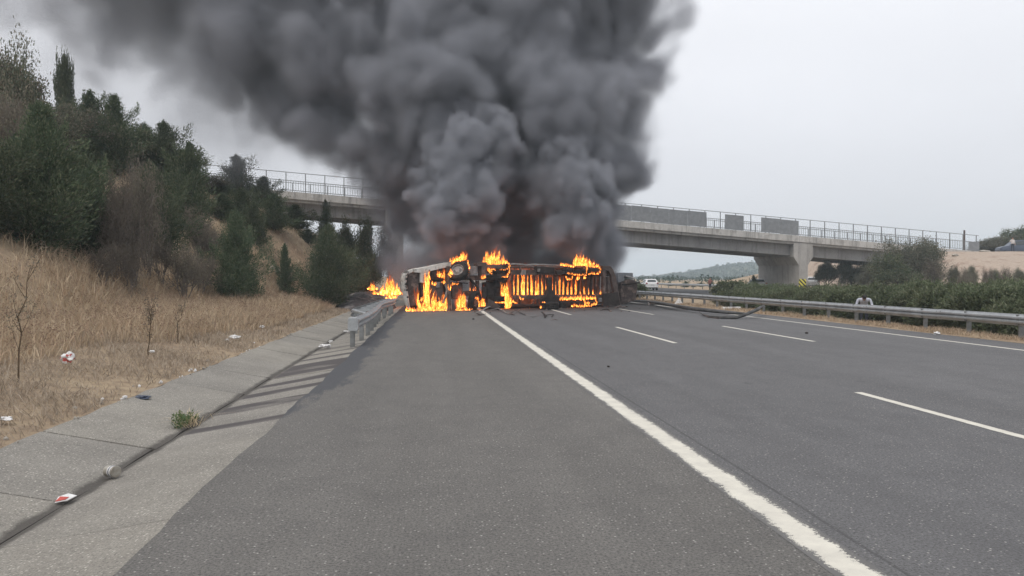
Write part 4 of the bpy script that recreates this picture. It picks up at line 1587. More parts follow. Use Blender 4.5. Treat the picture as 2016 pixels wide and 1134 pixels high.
# trampled short straw beside the drain
X, Y = scatter(90000, -9.0, OUT - .0, 3.5, 44, 1.5)
wob = OUT + .02 - .10 * (1 + wav(X, Y, .35, 3)) * .5
keep = (X < wob) & (rng.random(len(X)) < .18 + .82 * clumped(X, Y, .45, 6))
keep &= ~(((X + 4.8) / 2.2) ** 2 + ((Y - 45.5) / 6.2) ** 2 < 1)
X, Y = X[keep], Y[keep]
P = np.stack([X, Y, terrain(X, Y) + .005], 1)
H = (.05 + .14 * rng.random(len(X))) * (.6 + .8 * clumped(X, Y, .5, 9))
V, T, E, D = blades(P, H, 1.0 + 1.6 * rng.random(len(X)), .0028 + .00022 * Y, rng)
put('short_dry_grass', np_mesh('short_dry_grass', V, T), M['straw_old'], kind='stuff', label='short trampled straw along the edge of the concrete drain')
# slope wisps
X, Y = scatter(16000, -15, -6, 30, 60, 1.0)
keep = (rng.random(len(X)) < clumped(X, Y, .9, 11)) & ~(((X + 4.8) / 2.2) ** 2 + ((Y - 45.5) / 6.2) ** 2 < 1)
X, Y = X[keep], Y[keep]
P = np.stack([X, Y, terrain(X, Y)], 1)
V, T, E, D = blades(P, .18 + .25 * rng.random(len(X)), .8 + rng.random(len(X)), .012 + 0 * X, rng)
put('slope_grass', np_mesh('slope_grass', V, T), M['straw'], kind='stuff', label='sparse dry grass on the brown slope')
# median strip
X, Y = scatter(42000, 14.78, 17.6, 15, 75, 1.5)
keep = (X > 14.85 + .16 * wav(X, Y, .5, 2)) & (rng.random(len(X)) < .4 + .6 * clumped(X, Y, .5, 3))
X, Y = X[keep], Y[keep]
P = np.stack([X, Y, terrain(X, Y)], 1)
V, T, E, D = blades(P, (.05 + .17 * rng.random(len(X))) * (.5 + clumped(X, Y, .6, 5)), .9 + 1.2 * rng.random(len(X)), .004 + .0002 * Y, rng)
put('median_grass', np_mesh('median_grass', V, T), M['straw'], kind='stuff', label='dry straw strip under the median guard rail')

# ------------------------------------------------------------------ single weeds, rocks


def stalk(u, v, d_h, label, seed, forks=7, bushy=.4):
    """one tall dry weed with a dark stem"""
    p = ground(u, v, .2)
    z = gz(p.x, p.y)
    p = ground(u, v, z)
    z = gz(p.x, p.y)
    R = rnd(seed)
    t = thing('tall_weed', label, 'weed', (p.x, p.y, z - .03))
    mb = MB()
    pts = [(R.uniform(-.02, .02) * i * .5 + d_h * .10 * (i / 7) ** 2, R.uniform(-.02, .02) * i * .5, d_h * i / 7) for i in range(8)]
    mb.tube(pts, [.011 * (1 - i / 8) + .002 for i in range(8)], 5)
    heads = []
    for k in range(forks):
        i = R.randint(2, 6)
        a = R.uniform(0, 6.28)
        L = d_h * R.uniform(.12, .30)
        b = Vector(pts[i])
        e = b + Vector((math.cos(a) * L * bushy, math.sin(a) * L * bushy, L))
        mb.tube([tuple(b), tuple(b.lerp(e, .5) + Vector((0, 0, -.02))), tuple(e)], [.005, .004, .002], 4)
        heads += [e, b.lerp(e, .6)]
    heads.append(Vector(pts[-1]))
    put('stem', mb, M['stalk'], t)
    rg = np.random.default_rng(seed)
    q = np.repeat(np.array([tuple(h) for h in heads]), 14, 0) + rg.normal(size=(len(heads) * 14, 3)) * np.array([.03, .03, .05])
    V, T = leaf_tris(q, rg.normal(size=q.shape) + np.array([0, 0, .5]), np.full(len(q), .04), np.full(len(q), .008), rg)
    put('seed_heads', np_mesh('seed_heads', V, T), M['dryleaf'], t, kind='stuff')


stalk(36, 752, 1.65, 'tallest dark dry weed stalk near the left edge', 1, 8, .5)
stalk(292, 706, 1.10, 'dry branching weed stalk beside the white scrap in the straw', 2, 12, .35)
stalk(350, 676, .85, 'shorter dry weed stalk right of the branching one', 3, 6, .3)
stalk(165, 640, 1.2, 'dry weed stalk behind the red and white bag', 4, 7, .4)

# green weed sprouting in the drain
p = ground(352, 842, ZI)
t = thing('green_weed', 'small green weed sprouting from the joint of the concrete drain', 'weed', (INV, p.y, ZI))
rg = np.random.default_rng(3)
mb = MB()
q, dd = [], []
for k in range(58):
    a = rg.random() * 6.28
    r = rg.random() * .12
    L = .07 + .10 * rg.random()
    yo = (rg.random() - .35) * .75
    if abs(yo) > .25: L *= .5
    b = np.array([-.10 * (1 - abs(yo)) + math.cos(a) * r * .5, yo * .8, .0 + max(0, .02)])
    e = b + np.array([math.cos(a) * .05, math.sin(a) * .05, L])
    mb.tube([tuple(b), tuple((b + e) / 2 + rg.normal(size=3) * .01), tuple(e)], [.003, .0025, .001], 4)
    for s in np.linspace(.25, 1, 9):
        q.append(b + (e - b) * s)
        dd.append(rg.normal(size=3) * .8 + np.array([0, 0, .3]))
put('stem', mb, M['weed'], t)
V, T = leaf_tris(np.array(q), np.array(dd), .025 + .025 * rg.random(len(q)), .006 + .005 * rg.random(len(q)), rg)
put('foliage', np_mesh('foliage', V, T), M['weed'], t, kind='stuff')
V, T, _, _ = blades(np.stack([rg.normal(size=60) * .06, .12 + rg.normal(size=60) * .12 - .1, np.full(60, .02)], 1), .12 + .16 * rg.random(60), 1.8 + rg.random(60), np.full(60, .004), rg)
put('dry_blades', np_mesh('dry_blades', V, T), M['straw'], t, kind='stuff')


def rock(u, v, d, r, label, seed, sq=(1, 1, .6), mat='rock', name='rock', cat='rock', group=None):
    p = at(u, v, d)
    z = gz(p.x, p.y)
    bm = bmesh.new()
    bmesh.ops.create_icosphere(bm, subdivisions=3, radius=1)
    for q in bm.verts:
        n = mnoise.noise(q.co * 1.3 + Vector((seed, seed * 2, 0))) * .55 + mnoise.noise(q.co * 3.1 + Vector((seed, 0, seed))) * .22
        q.co *= (1 + n)
        q.co.x *= r * sq[0]; q.co.y *= r * sq[1]; q.co.z *= r * sq[2]
    me = bpy.data.meshes.new(name)
    bm.to_mesh(me); bm.free()
    put(name, me, M[mat], loc=(p.x, p.y, z + r * .12), label=label, cat=cat, group=group)


rock(402, 473, 36, .38, 'pale limestone boulder on the slope left of the young conifer', 1, (.75, 1, 1.2))
rock(417, 487, 36, .24, 'smaller pale boulder just right below the limestone boulder', 2)
rock(538, 486, 41, .28, 'dark-shadowed boulder left of the smallest round conifer', 3, (1.4, 1, .7))
rock(540, 575, 30, .13, 'flat pale stone in the grass below the smallest round conifer', 12, (1.6, 1, .4))
R = rnd(17)
for k in range(10):
    rock(585 + R.uniform(0, 30), 492 + k * 6, 42 - k * .25, R.uniform(.10, .2), 'pale rubble stone among the cluster left of the big dense conifer', 20 + k, group='rubble left of the big conifer')
for k in range(6):
    rock(500 + R.uniform(-10, 30), 515 + R.uniform(0, 40), 36, R.uniform(.06, .12), 'small pale stone strewn on the bare slope right of the young conifer', 40 + k, group='stones on the bare slope')
rock(1940, 482 + 7, 92, .38, 'upper pale slab lying on the dirt bank', 51, (1.5, 1, .5))
rock(1936, 494, 91, .45, 'lower tilted pale slab lying on the dirt bank', 52, (1.8, .8, .4))
rock(1935, 460, 95, .55, 'rubble stone where the bridge wing wall meets the dirt bank', 53, (1.6, 1, .5))
rock(1880, 520, 84, .28, 'white stone low on the dirt bank', 54, (1.2, 1, .6))

# ------------------------------------------------------------------ litter and debris


def crumple(name, u, v, size, label, cat, mat, seed, z=None, mat2=None, group=None, sq=(1, 1, .55)):
    p = ground(u, v, 0 if z is None else z)
    if z is None:
        zz = gz(p.x, p.y)
        if OUT < p.x < EDGE_L + .05:
            zz = max(ZI + (INV - p.x) / (INV - OUT) * (-ZI + .02), ZI) if p.x < INV else ZI + (p.x - INV) / (EDGE_L - INV) * -ZI
        elif EDGE_L <= p.x <= EDGE_R:
            zz = 0
        p = ground(u, v, zz)
    else:
        zz = z
    bm = bmesh.new()
    bmesh.ops.create_icosphere(bm, subdivisions=3, radius=1)
    for q in bm.verts:
        c = q.co.copy()
        n = mnoise.noise(c * 1.6 + Vector((seed * 1.7, seed, 0))) * .6 + abs(mnoise.noise(c * 3.7 + Vector((0, seed, seed)))) * .5
        q.co *= (.75 + n)
        q.co.x *= size * sq[0]; q.co.y *= size * sq[1]; q.co.z *= size * sq[2]
    lo = min(q.co.z for q in bm.verts)
    me = bpy.data.meshes.new(name)
    bm.to_mesh(me); bm.free()
    me.materials.append(M[mat])
    if mat2:
        me.materials.append(M[mat2])
        for f in me.polygons:
            c = f.center
            f.material_index = 1 if mnoise.noise(Vector(c) / size * 1.5 + Vector((seed, 3, seed))) > .27 else 0
    return put(name, me, None, loc=(p.x, p.y, zz - lo * .8), label=label, cat=cat, group=group)


crumple('plastic_bag', 133, 714, .105, 'crumpled white plastic bag with red print lying in the straw', 'bag', 'plastic', 3, mat2='red_print', sq=(1, .8, .9))
crumple('paper_scrap', 462, 668, .10, 'white paper scrap in the short straw left of the drain', 'litter', 'plastic', 5, sq=(1.5, 1, .5))
crumple('paper_scrap', 447, 672, .06, 'little white scrap left of the larger one in the short straw', 'litter', 'plastic', 6)
crumple('paper_scrap', 299, 694, .05, 'tiny white scrap at the foot of the branching weed', 'litter', 'plastic', 7)
crumple('paper_scrap', 6, 828, .06, 'pale scrap at the left edge in the straw', 'litter', 'plastic', 8, sq=(1.6, 1, .4))
crumple('paper_scrap', 587, 617, .12, 'pale scrap in the straw below the big dense conifer', 'litter', 'plastic', 9)
crumple('paper_scrap', 547, 576, .14, 'whitish scrap higher up in the dry grass', 'litter', 'plastic', 10, sq=(1.5, 1, .5))
crumple('paper_scrap', 515, 645, .08, 'greyish scrap at the edge of the tall grass', 'litter', 'plastic', 11)
crumple('plastic_scrap', 640, 684, .10, 'crushed clear plastic scrap on the drain slope', 'litter', 'plastic', 12, sq=(1.6, 1, .5))
crumple('plastic_scrap', 652, 674, .07, 'small plastic scrap just beyond the crushed one in the drain', 'litter', 'plastic', 13)
crumple('plastic_scrap', 686, 655, .10, 'white scrap left of the guard rail end piece', 'litter', 'plastic', 14, sq=(1.8, 1, .4))
crumple('paper_scrap', 1844, 659, .10, 'white scrap on the strip under the right guard rail', 'litter', 'plastic', 15)
crumple('paper_scrap', 280, 786, .07, 'dark blue crushed scrap on the outer lip of the drain', 'litter', 'car_navy', 16, sq=(1.5, 1, .4))
crumple('pale_leaf', 278, 803, .035, 'thin white sliver lying on the drain joint', 'litter', 'plastic', 17, sq=(.6, 2.2, .4))
crumple('road_pebble', 1588, 657, .05, 'dark lump on the right lane of the road', 'debris', 'char_dark', 18)
crumple('road_pebble', 1198, 723, .03, 'tiny dark lump in the middle of the road', 'debris', 'char_dark', 19)
crumple('road_pebble', 932, 629, .05, 'dark lump on the shoulder before the truck', 'debris', 'char_dark', 20)
R = rnd(99)
for k in range(46):
    y = R.uniform(5.5, 24)
    xx = OUT + R.uniform(-.32, .10)
    s = R.uniform(.012, .035)
    bm = bmesh.new()
    bmesh.ops.create_icosphere(bm, subdivisions=1, radius=s)
    for q in bm.verts:
        q.co *= R.uniform(.7, 1.25)
    me = bpy.data.meshes.new('pebble')
    bm.to_mesh(me); bm.free()
    put('pebble', me, M['rock'] if R.random() < .6 else M['plastic'], loc=(xx, y, (.03 if xx > OUT else gz(xx, y)) + s * .4), label='small pale stone on the outer lip of the concrete drain', cat='stone', group='stones along the drain lip')

# tin can lying in the drain
p = ground(216, 930, ZI + .07)
can = thing('tin_can', 'dented tin can with a pale label lying in the drain', 'can', (p.x + .02, p.y, ZI + .075), math.radians(-38))
ax = Vector((1, 0, .08))
put('can_body', MB().lathe((-.065, 0, 0), ax, [(0, .0), (.006, .040), (.0, .049), (.004, .052), (.01, .050), (.035, .0495), (.05, .046), (.085, .049), (.125, .050), (.13, .052), (.134, .049)], 20), M['tin'], can, smooth=True)
put('label', MB().lathe((-.065 + .06, 0, .005), ax, [(0, .0497), (.052, .0507), (.052, .0515), (0, .0505)], 20, True), M['plastic'], can, smooth=True)
put('label_print', MB().lathe((-.065 + .078, 0, .0065), ax, [(0, .0512), (.014, .0515), (.014, .0522), (0, .0519)], 20, True), M['car_navy'], can, smooth=True)
# red and white carton flap
p = ground(128, 988, ZI + .02)
ct = thing('carton_scrap', 'flattened red and white carton scrap in the bottom of the drain', 'litter', (p.x, p.y, ZI + .03), math.radians(20))
mb = MB().add([(-.07, -.03, .0), (.02, -.045, .012), (.085, .01, .03), (.02, .05, .045), (-.05, .03, .03)], [(0, 1, 2, 3, 4)])
o = put('flap', mb, M['plastic'], ct)
o.modifiers.new('th', 'SOLIDIFY').thickness = .003
mb = MB().add([(-.068, -.026, .004), (.005, -.036, .015), (.03, -.012, .026), (-.035, .018, .031)], [(0, 1, 2, 3)])
o = put('printed_panel', mb, M['red_print'], ct)
o.modifiers.new('th', 'SOLIDIFY').thickness = .002
o.location.z = .004


def scrap(name, pts, r, mat, label, cat='debris', flat=1.0, n=6):
    """bent bar or strip; pts (u, v, height)"""
    P = []
    for q in pts:
        g = ground(q[0], q[1], q[2])
        P.append(g)
    o = P[0].copy()
    o.z = 0
    rs = r if isinstance(r, list) else r
    return put(name, MB().tube([p - o for p in P], rs, n, flat=flat), M[mat], loc=o, label=label, cat=cat)


scrap('bent_pipe', [(1242, 592.5, .06), (1262, 592, .12), (1295, 596, .22), (1335, 603, .22), (1370, 609, .16), (1410, 613.5, .12), (1450, 617, .10), (1468, 617, .08)], [.05, .10, .13, .13, .12, .10, .08, .05], 'scrap_steel', 'long bent dark pipe lying along the foot of the right guard rail', flat=.7, n=8)
scrap('bent_pipe', [(1378, 615, .10), (1386, 620, .06), (1400, 623, .06), (1420, 625, .05), (1448, 626, .05), (1468, 619, .18), (1490, 610, .34), (1498, 604, .42), (1505, 602, .40)], [.03, .05, .07, .09, .10, .10, .10, .07, .03], 'scrap_steel', 'bent dark beam kinked upward against the guard rail', flat=.7, n=8)
scrap('twisted_strip', [(1385, 619, .12), (1395, 624, .03), (1415, 627, .02), (1432, 622, .08), (1436, 627, .02)], [.02, .04, .05, .04, .02], 'char', 'charred twisted strip lying before the kinked beam', flat=.4)
scrap('twisted_strip', [(1340, 609, .03), (1362, 610, .04), (1390, 611.5, .03)], [.02, .05, .02], 'char', 'short dark strip on the white line by the bent pipe', flat=.4)
crumple('white_debris', 1287, 600, .26, 'crumpled white sheet debris lying on the line by the pipe', 'debris', 'white_scrap', 30, z=0, sq=(1.5, 1, .5))
crumple('white_debris', 1278, 598, .12, 'smaller white piece left of the crumpled white sheet', 'debris', 'white_scrap', 31, z=0)
R = rnd(45)


def shard(u, v, w_, h_, label, mat='white_scrap', tri=True, z0=0.0, lean=.5):
    p = ground(u, v, z0)
    mb = MB().prism([(-w_ / 2, 0), (w_ / 2, 0), (w_ * .12, h_)] if tri else [(-w_ / 2, 0), (w_ / 2, .05), (w_ * .42, h_), (-w_ * .55, h_ * .9)], 1, -.012, .012)
    o = put('white_shard', mb, M[mat], loc=p, label=label, cat='debris')
    o.rotation_euler = (-lean, 0, R.uniform(-.3, .1))


shard(1246, 591, .5, .42, 'pale triangular panel shard left by the tail of the truck', 'ash')
shard(1336, 599, .55, .48, 'white triangular shard leaning under the right guard rail')
shard(1443, 613, 1.0, .42, 'flat white board lying under the right guard rail', tri=False, lean=1.0, z0=-.1)

DEB = [
    ('twisted_strip', [(932, 618, .10), (945, 613, .16), (958, 606, .30), (965, 603, .34)], [.03, .05, .05, .03], 'ash', 'pale bent strip sticking up before the lower front wheel'),
    ('twisted_strip', [(934, 614, .04), (946, 620, .03), (956, 618, .05)], [.02, .04, .02], 'char', 'dark loop of scrap below the pale bent strip'),
    ('twisted_strip', [(965, 610, .10), (980, 607, .16), (992, 612, .08), (997, 617, .03)], [.03, .05, .04, .02], 'ash', 'arched grey scrap strip before the drive wheels'),
    ('twisted_strip', [(998, 618, .04), (1006, 614, .10), (1015, 609, .16), (1004, 617, .06), (1013, 620, .03)], [.03, .05, .04, .05, .03], 'char', 'dark folded scrap right of the arched strip'),
    ('twisted_strip', [(1016, 610, .10), (1024, 615, .06), (1034, 620, .03)], [.02, .04, .03], 'scrap_steel', 'thin scrap bar right of the folded scrap'),
    ('twisted_strip', [(1043, 622, .03), (1050, 624, .03), (1060, 622, .04)], [.02, .03, .02], 'ash', 'flat grey scrap sliver left of the forked scrap'),
    ('twisted_strip', [(1066, 614, .12), (1072, 619, .06), (1073, 626, .02), (1076, 620, .06), (1090, 619, .05), (1086, 624, .02)], [.03, .05, .03, .04, .03, .02], 'char_dark', 'forked black scrap lying on the lane before the loose tyre'),
    ('twisted_strip', [(1084, 630, .01), (1092, 629, .02), (1098, 630, .01)], [.02, .03, .02], 'char', 'thin black sliver nearest the camera on the lane'),
    ('twisted_strip', [(1186, 610, .02), (1196, 608, .08), (1200, 611, .02)], [.05, .07, .03], 'char_dark', 'small black lump of scrap right of the truck on the lane'),
    ('twisted_strip', [(1211, 606, .03), (1220, 602, .10), (1226, 605, .04), (1232, 603, .06)], [.03, .07, .05, .02], 'char', 'jagged scrap at the foot of the crumpled tail'),
    ('twisted_strip', [(1240, 597, .05), (1258, 599, .05), (1275, 601, .05)], [.03, .05, .03], 'char_dark', 'dark strip beside the white line at the tail'),
    ('twisted_strip', [(1052, 590, .5), (1050, 597, .35), (1043, 603, .2), (1040, 606, .1)], [.03, .04, .03, .02], 'char_dark', 'curled black strip hanging out before the slats'),
]
for nm, pts, r, mat, lab in DEB:
    scrap(nm, pts, r, mat, lab, flat=.45)
R = rnd(61)
for k in range(40):
    u = R.uniform(905, 1260)
    v = R.uniform(606, 618) - (u - 905) * .012
    s = R.uniform(.02, .07)
    p = ground(u, v, 0)
    mb = MB().box((0, 0, s * .3), (s * R.uniform(.8, 2.5), s, s * .6), (R.uniform(-.4, .4), R.uniform(-.4, .4), R.uniform(0, 3)))
    put('metal_scrap', mb, M[R.choice(['char', 'char_dark', 'ash'])], loc=p, label='small charred metal scrap scattered on the asphalt along the truck', cat='debris', group='scraps along the truck')
# burnt remains among the bank fire
R = rnd(71)
for k in range(16):
    p = at(R.uniform(695, 785), 585, R.uniform(40, 49))
    z = gz(p.x, p.y)
    s = R.uniform(.12, .4)
    mb = MB().box((0, 0, .03), (s * 2, s * .5, .05), (R.uniform(-.2, .2), R.uniform(-.3, .3), R.uniform(0, 3)))
    put('burnt_board', mb, M[R.choice(['ash', 'char_dark', 'ash', 'white_scrap'])], loc=(p.x, p.y, z), label='burnt scrap board on the blackened ground left of the cab', cat='debris', group='scraps on the blackened ground')

# ------------------------------------------------------------------ people


def skin_body(name, joints, bones, mats, pick, parent, sub=2):
    """joints: {name: (pos, radius)}; one continuous surface from a skeleton"""
    names = list(joints)
    me = bpy.data.meshes.new(name)
    me.from_pydata([joints[n][0] for n in names], [(names.index(a), names.index(b)) for a, b in bones], [])
    o = bpy.data.objects.new(name, me)
    COL.objects.link(o)
    sk = o.modifiers.new('skin', 'SKIN')
    sk.use_smooth_shade = True
    for i, n in enumerate(names):
        r = joints[n][1]
        me.skin_vertices[0].data[i].radius = r if isinstance(r, tuple) else (r, r)
        me.skin_vertices[0].data[i].use_root = (i == 0)
    ss = o.modifiers.new('sub', 'SUBSURF')
    ss.levels = ss.render_levels = sub
    dg = bpy.context.evaluated_depsgraph_get()
    m2 = bpy.data.meshes.new_from_object(o.evaluated_get(dg))
    bpy.data.objects.remove(o)
    m2.name = name
    m2.materials.clear()
    for m in mats:
        m2.materials.append(M[m])
    for f in m2.polygons:
        f.material_index = pick(f.center)
        f.use_smooth = True
    o = bpy.data.objects.new(name, m2)
    COL.objects.link(o)
    o.parent = parent
    return o


def hand(parent, wrist, dirv, side):
    """palm and five unequal, slightly curled fingers"""
    wv = Vector(wrist)
    d = Vector(dirv).normalized()
    s = d.cross(Vector((0, 1, .2))).normalized()
    nrm = d.cross(s).normalized()
    mb = MB()
    mb.tube([wv - d * .02, wv + d * .04, wv + d * .085], [.022, .036, .038], 8, flat=.5)
    for k, L in enumerate((.065, .078, .072, .055)):
        b = wv + d * .08 + s * (.027 - .018 * k)
        mb.tube([b, b + d * L * .5 + nrm * .006, b + d * L * .9 + nrm * .025], [.0095, .009, .007], 6)
    b = wv + d * .03 + s * .034
    mb.tube([b, b + (d * .6 + s * .8) * .035, b + (d + s * .5) * .06 + nrm * .01], [.011, .010, .008], 6)
    put('hand', mb, M['skin'], parent, smooth=True)


def head(parent, c, tilt, face_dir=(0, -1, 0)):
    bm = bmesh.new()
    bmesh.ops.create_uvsphere(bm, u_segments=20, v_segments=14, radius=1)
    for q in bm.verts:
        x, y, z = q.co
        w_ = .078 * (1 - .25 * max(0, -z))
        q.co = Vector((x * w_, y * .098 - (.012 if z < -.3 and y < 0 else 0), z * .118))
    # nose, chin, ears
    def blob(cx, cy, cz, r, sq):
        ret = bmesh.ops.create_icosphere(bm, subdivisions=2, radius=r)
        for q in ret['verts']:
            q.co = Vector((q.co.x * sq[0] + cx, q.co.y * sq[1] + cy, q.co.z * sq[2] + cz))
    blob(0, -.100, -.015, .016, (.8, 1.1, 1.5))
    blob(0, -.082, -.095, .028, (1.2, .8, .7))
    blob(.078, .01, -.005, .022, (.4, .9, 1.4))
    blob(-.078, .01, -.005, .022, (.4, .9, 1.4))
    me = bpy.data.meshes.new('head')
    bm.to_mesh(me); bm.free()
    h = put('head', me, M['skin'], parent, smooth=True, loc=c)
    h.rotation_euler = tilt
    bm = bmesh.new()
    bmesh.ops.create_uvsphere(bm, u_segments=20, v_segments=14, radius=1)
    for q in bm.verts:
        x, y, z = q.co
        k = 1.0 if (z > .25 or (y > .05 and z > -.45)) else .86
        q.co = Vector((x * .085 * k, y * .106 * k + .006, z * .126 * k + .006))
    me = bpy.data.meshes.new('hair')
    bm.to_mesh(me); bm.free()
    put('hair', me, M['hair'], h, smooth=True)
    for sx in (-1, 1):
        put('eye', MB().lathe((sx * .03, -.088, .012), (0, -1, 0), [(0, .012), (.004, .010), (.007, .003)], 8), M['sign_black'], h)
    put('mouth', MB().box((0, -.093, -.058), (.045, .008, .008)), M['red_print'], h)
    return h


BONES = [('pelvis', 'waist'), ('waist', 'chest'), ('chest', 'neck'), ('neck', 'skull'),
         ('chest', 'shL'), ('shL', 'elL'), ('elL', 'wrL'), ('chest', 'shR'), ('shR', 'elR'), ('elR', 'wrR'),
         ('pelvis', 'hipL'), ('hipL', 'knL'), ('knL', 'anL'), ('anL', 'toL'), ('pelvis', 'hipR'), ('hipR', 'knR'), ('knR', 'anR'), ('anR', 'toR')]


def person(loc, rz, J, label, mats, headc, headtilt, waist=.98, parent_kw=None):
    t = thing('person', label, 'person', loc, rz)
    base = {'pelvis': ((0, 0, .95), (.16, .115)), 'waist': ((0, 0, 1.12), (.145, .105)), 'chest': ((0, 0, 1.33), (.175, .12)), 'neck': ((0, .0, 1.50), .055), 'skull': ((0, 0, 1.60), .06),
            'shL': ((.19, 0, 1.42), .065), 'elL': ((.25, .02, 1.15), .046), 'wrL': ((.26, -.05, .92), .033), 'shR': ((-.19, 0, 1.42), .065), 'elR': ((-.25, .02, 1.15), .046), 'wrR': ((-.26, -.05, .92), .033),
            'hipL': ((.09, 0, .88), .095), 'knL': ((.10, -.02, .50), .062), 'anL': ((.11, .02, .09), .045), 'toL': ((.12, -.15, .045), .042),
            'hipR': ((-.09, 0, .88), .095), 'knR': ((-.10, -.02, .50), .062), 'anR': ((-.11, .02, .09), .045), 'toR': ((-.12, -.15, .045), .042)}
    for k, v in J.items():
        base[k] = (v, base[k][1])
    wr = [Vector(base['wrL'][0]), Vector(base['wrR'][0])]
    nk = Vector(base['neck'][0])

    def pick(c):
        c = Vector(c)
        if min((c - q).length for q in wr) < .085: return 2
        if (c - nk).length < .075 and c.z > nk.z - .01: return 2
        if c.z > nk.z + .05 and (c - nk).length < .25 and abs(c.x - nk.x) < .09: return 2
        if c.z < .12: return 3
        return 0 if c.z > waist else 1
    skin_body('body', base, BONES, [mats[0], mats[1], 'skin', 'car_trim'], pick, t)
    for s, (e, wri) in (('L', ('elL', 'wrL')), ('R', ('elR', 'wrR'))):
        a, b = Vector(base[e][0]), Vector(base[wri][0])
        hand(t, b, (b - a) * .6 + Vector((0, -.05, -.12)), 1)
    head(t, headc, headtilt)
    return t


# man stooping behind the right guard rail, hands out on the beam
p = ground(1701, 641, -.60)
_r = FWD + (1701 - 1008) / F * RIGHT
p = Vector((16.95, 16.95 * _r.y / _r.x, 0))
zz = gz(p.x, p.y) + .03
f = math.atan2(0 - p.x, 0 - p.y)     # turn towards the camera
person((p.x, p.y, zz), -f * 0 + math.atan2(-p.x, p.y) * .0 - .5, {
    'waist': (0, -.06, 1.08), 'chest': (0, -.20, 1.23), 'neck': (0, -.33, 1.32), 'skull': (0, -.40, 1.34),
    'shL': (.21, -.22, 1.30), 'elL': (.28, -.28, 1.08), 'wrL': (.30, -.50, 1.04), 'shR': (-.21, -.22, 1.30), 'elR': (-.28, -.28, 1.08), 'wrR': (-.30, -.50, 1.04)},
    'man in a pale shirt stooping behind the right guard rail', ('shirt_blue', 'trousers'), (0, -.44, 1.37), (1.2, 0, 0))
# man on the dirt bank
p = at(1993, 512, 94)
person((p.x, p.y, gz(p.x, p.y)), -.35, {'elR': (-.30, -.05, 1.22), 'wrR': (-.22, -.22, 1.32), 'knL': (.12, -.06, .5), 'anL': (.16, .0, .09), 'toL': (.18, -.17, .045)},
       'man in a white shirt standing on the dirt bank at the right edge', ('shirt_white', 'trousers'), (0, -.01, 1.66), (.1, 0, .3))
# figure beyond the other carriageway
p = at(1398, 572, 100)
person((p.x, p.y, max(gz(p.x, p.y), p.z - 1.0)), .2, {'elL': (.30, -.05, 1.22), 'wrL': (.22, -.24, 1.30)},
       'figure in reddish clothes standing beyond the guard rail in the distance', ('shirt_red', 'trousers'), (0, -.01, 1.66), (.0, 0, -.3))

# ------------------------------------------------------------------ cars


def car(loc, rz, label, paint, tall=1.0, name='parked_car'):
    t = thing(name, label, 'car', loc, rz)
    L, W = 4.1, 1.74
    # side profile (y along, z up): rear at y=0
    prof = [(0.0, .42), (-.02, .62), (.03, .86), (.10, 1.02), (.22, 1.10), (.62, 1.44 * tall), (1.2, 1.50 * tall), (2.0, 1.47 * tall), (2.55, 1.30 * tall), (3.05, .98), (3.7, .86), (4.02, .72), (4.1, .5), (4.05, .30), (.1, .28)]
    mb = MB()
    n = len(prof)
    secs = [(-1, .86), (-.93, .965), (-.6, 1.0), (.6, 1.0), (.93, .965), (1, .86)]
    for sx, k in secs:
        for (y, z) in prof:
            tuck = max(0, (z - .98)) * .42
            xx = sx * (W / 2 - (tuck if abs(sx) > .8 else tuck * .6))
            yy = L / 2 + (y - L / 2) * (k if abs(sx) == 1 else (1 if abs(sx) < .7 else .99))
            zz = z if abs(sx) < .95 else .3 + (z - .3) * (.965 if z > .5 else 1)
            mb.v.append((xx, yy, zz))
    for i in range(len(secs) - 1):
        for j in range(n):
            a, b = i * n, (i + 1) * n
            mb.f.append((a + j, a + (j + 1) % n, b + (j + 1) % n, b + j))
    mb.f += [tuple(range(n)), tuple(range((len(secs) - 1) * n, len(secs) * n))]
    put('body', mb, M[paint], t, smooth=True)
    g = MB()
    g.add([(-.60, .205, 1.12), (.60, .205, 1.12), (.50, .545, 1.395 * tall), (-.50, .545, 1.395 * tall)], [(0, 1, 2, 3)])
    o = put('rear_window', g, M['car_glass'], t)
    o.modifiers.new('th', 'SOLIDIFY').thickness = .02
    for sx in (-1, 1):
        xs = sx * (W / 2 - .05)
        xt = sx * (W / 2 - .20 * tall)
        g = MB().add([(xs, .75, 1.02), (xs, 2.75, 1.02), (xt, 2.35, 1.33 * tall), (xt, .85, 1.40 * tall)], [(0, 1, 2, 3)])
        o = put('side_window', g, M['car_glass'], t)
        o.modifiers.new('th', 'SOLIDIFY').thickness = .05
        put('tail_lamp', MB().prism([(sx * .58, .88), (sx * .80, .84), (sx * .82, 1.02), (sx * .66, 1.03)], 1, -.035, .12), M['tail_red'], t)
        for y in (.78, 3.25):
            w_ = put('wheel', MB().lathe((sx * (W / 2 - .11), y, .31), (sx, 0, 0), [(-.09, .18), (-.1, .27), (-.07, .31), (.07, .31), (.1, .27), (.1, .19)], 18), M['car_trim'], t)
            put('rim', MB().lathe((sx * (W / 2 - .02), y, .31), (sx, 0, 0), [(0, .19), (.012, .18), (.005, .06), (.015, .02)], 14), M['galv'], w_)
    put('rear_bumper', MB().box((0, -.02, .45), (1.5, .12, .22)), M[paint], t, bevel=.04)
    put('bumper_trim', MB().box((0, -.05, .34), (1.2, .08, .12)), M['car_trim'], t)
    put('number_plate', MB().box((0, -.045, .76), (.50, .02, .11)), M['plate'], t)
    put('windscreen', MB().add([(-.62, 2.98, 1.02), (.62, 2.98, 1.02), (.52, 2.5, 1.33 * tall), (-.52, 2.5, 1.33 * tall)], [(3, 2, 1, 0)]), M['car_glass'], t)
    return t


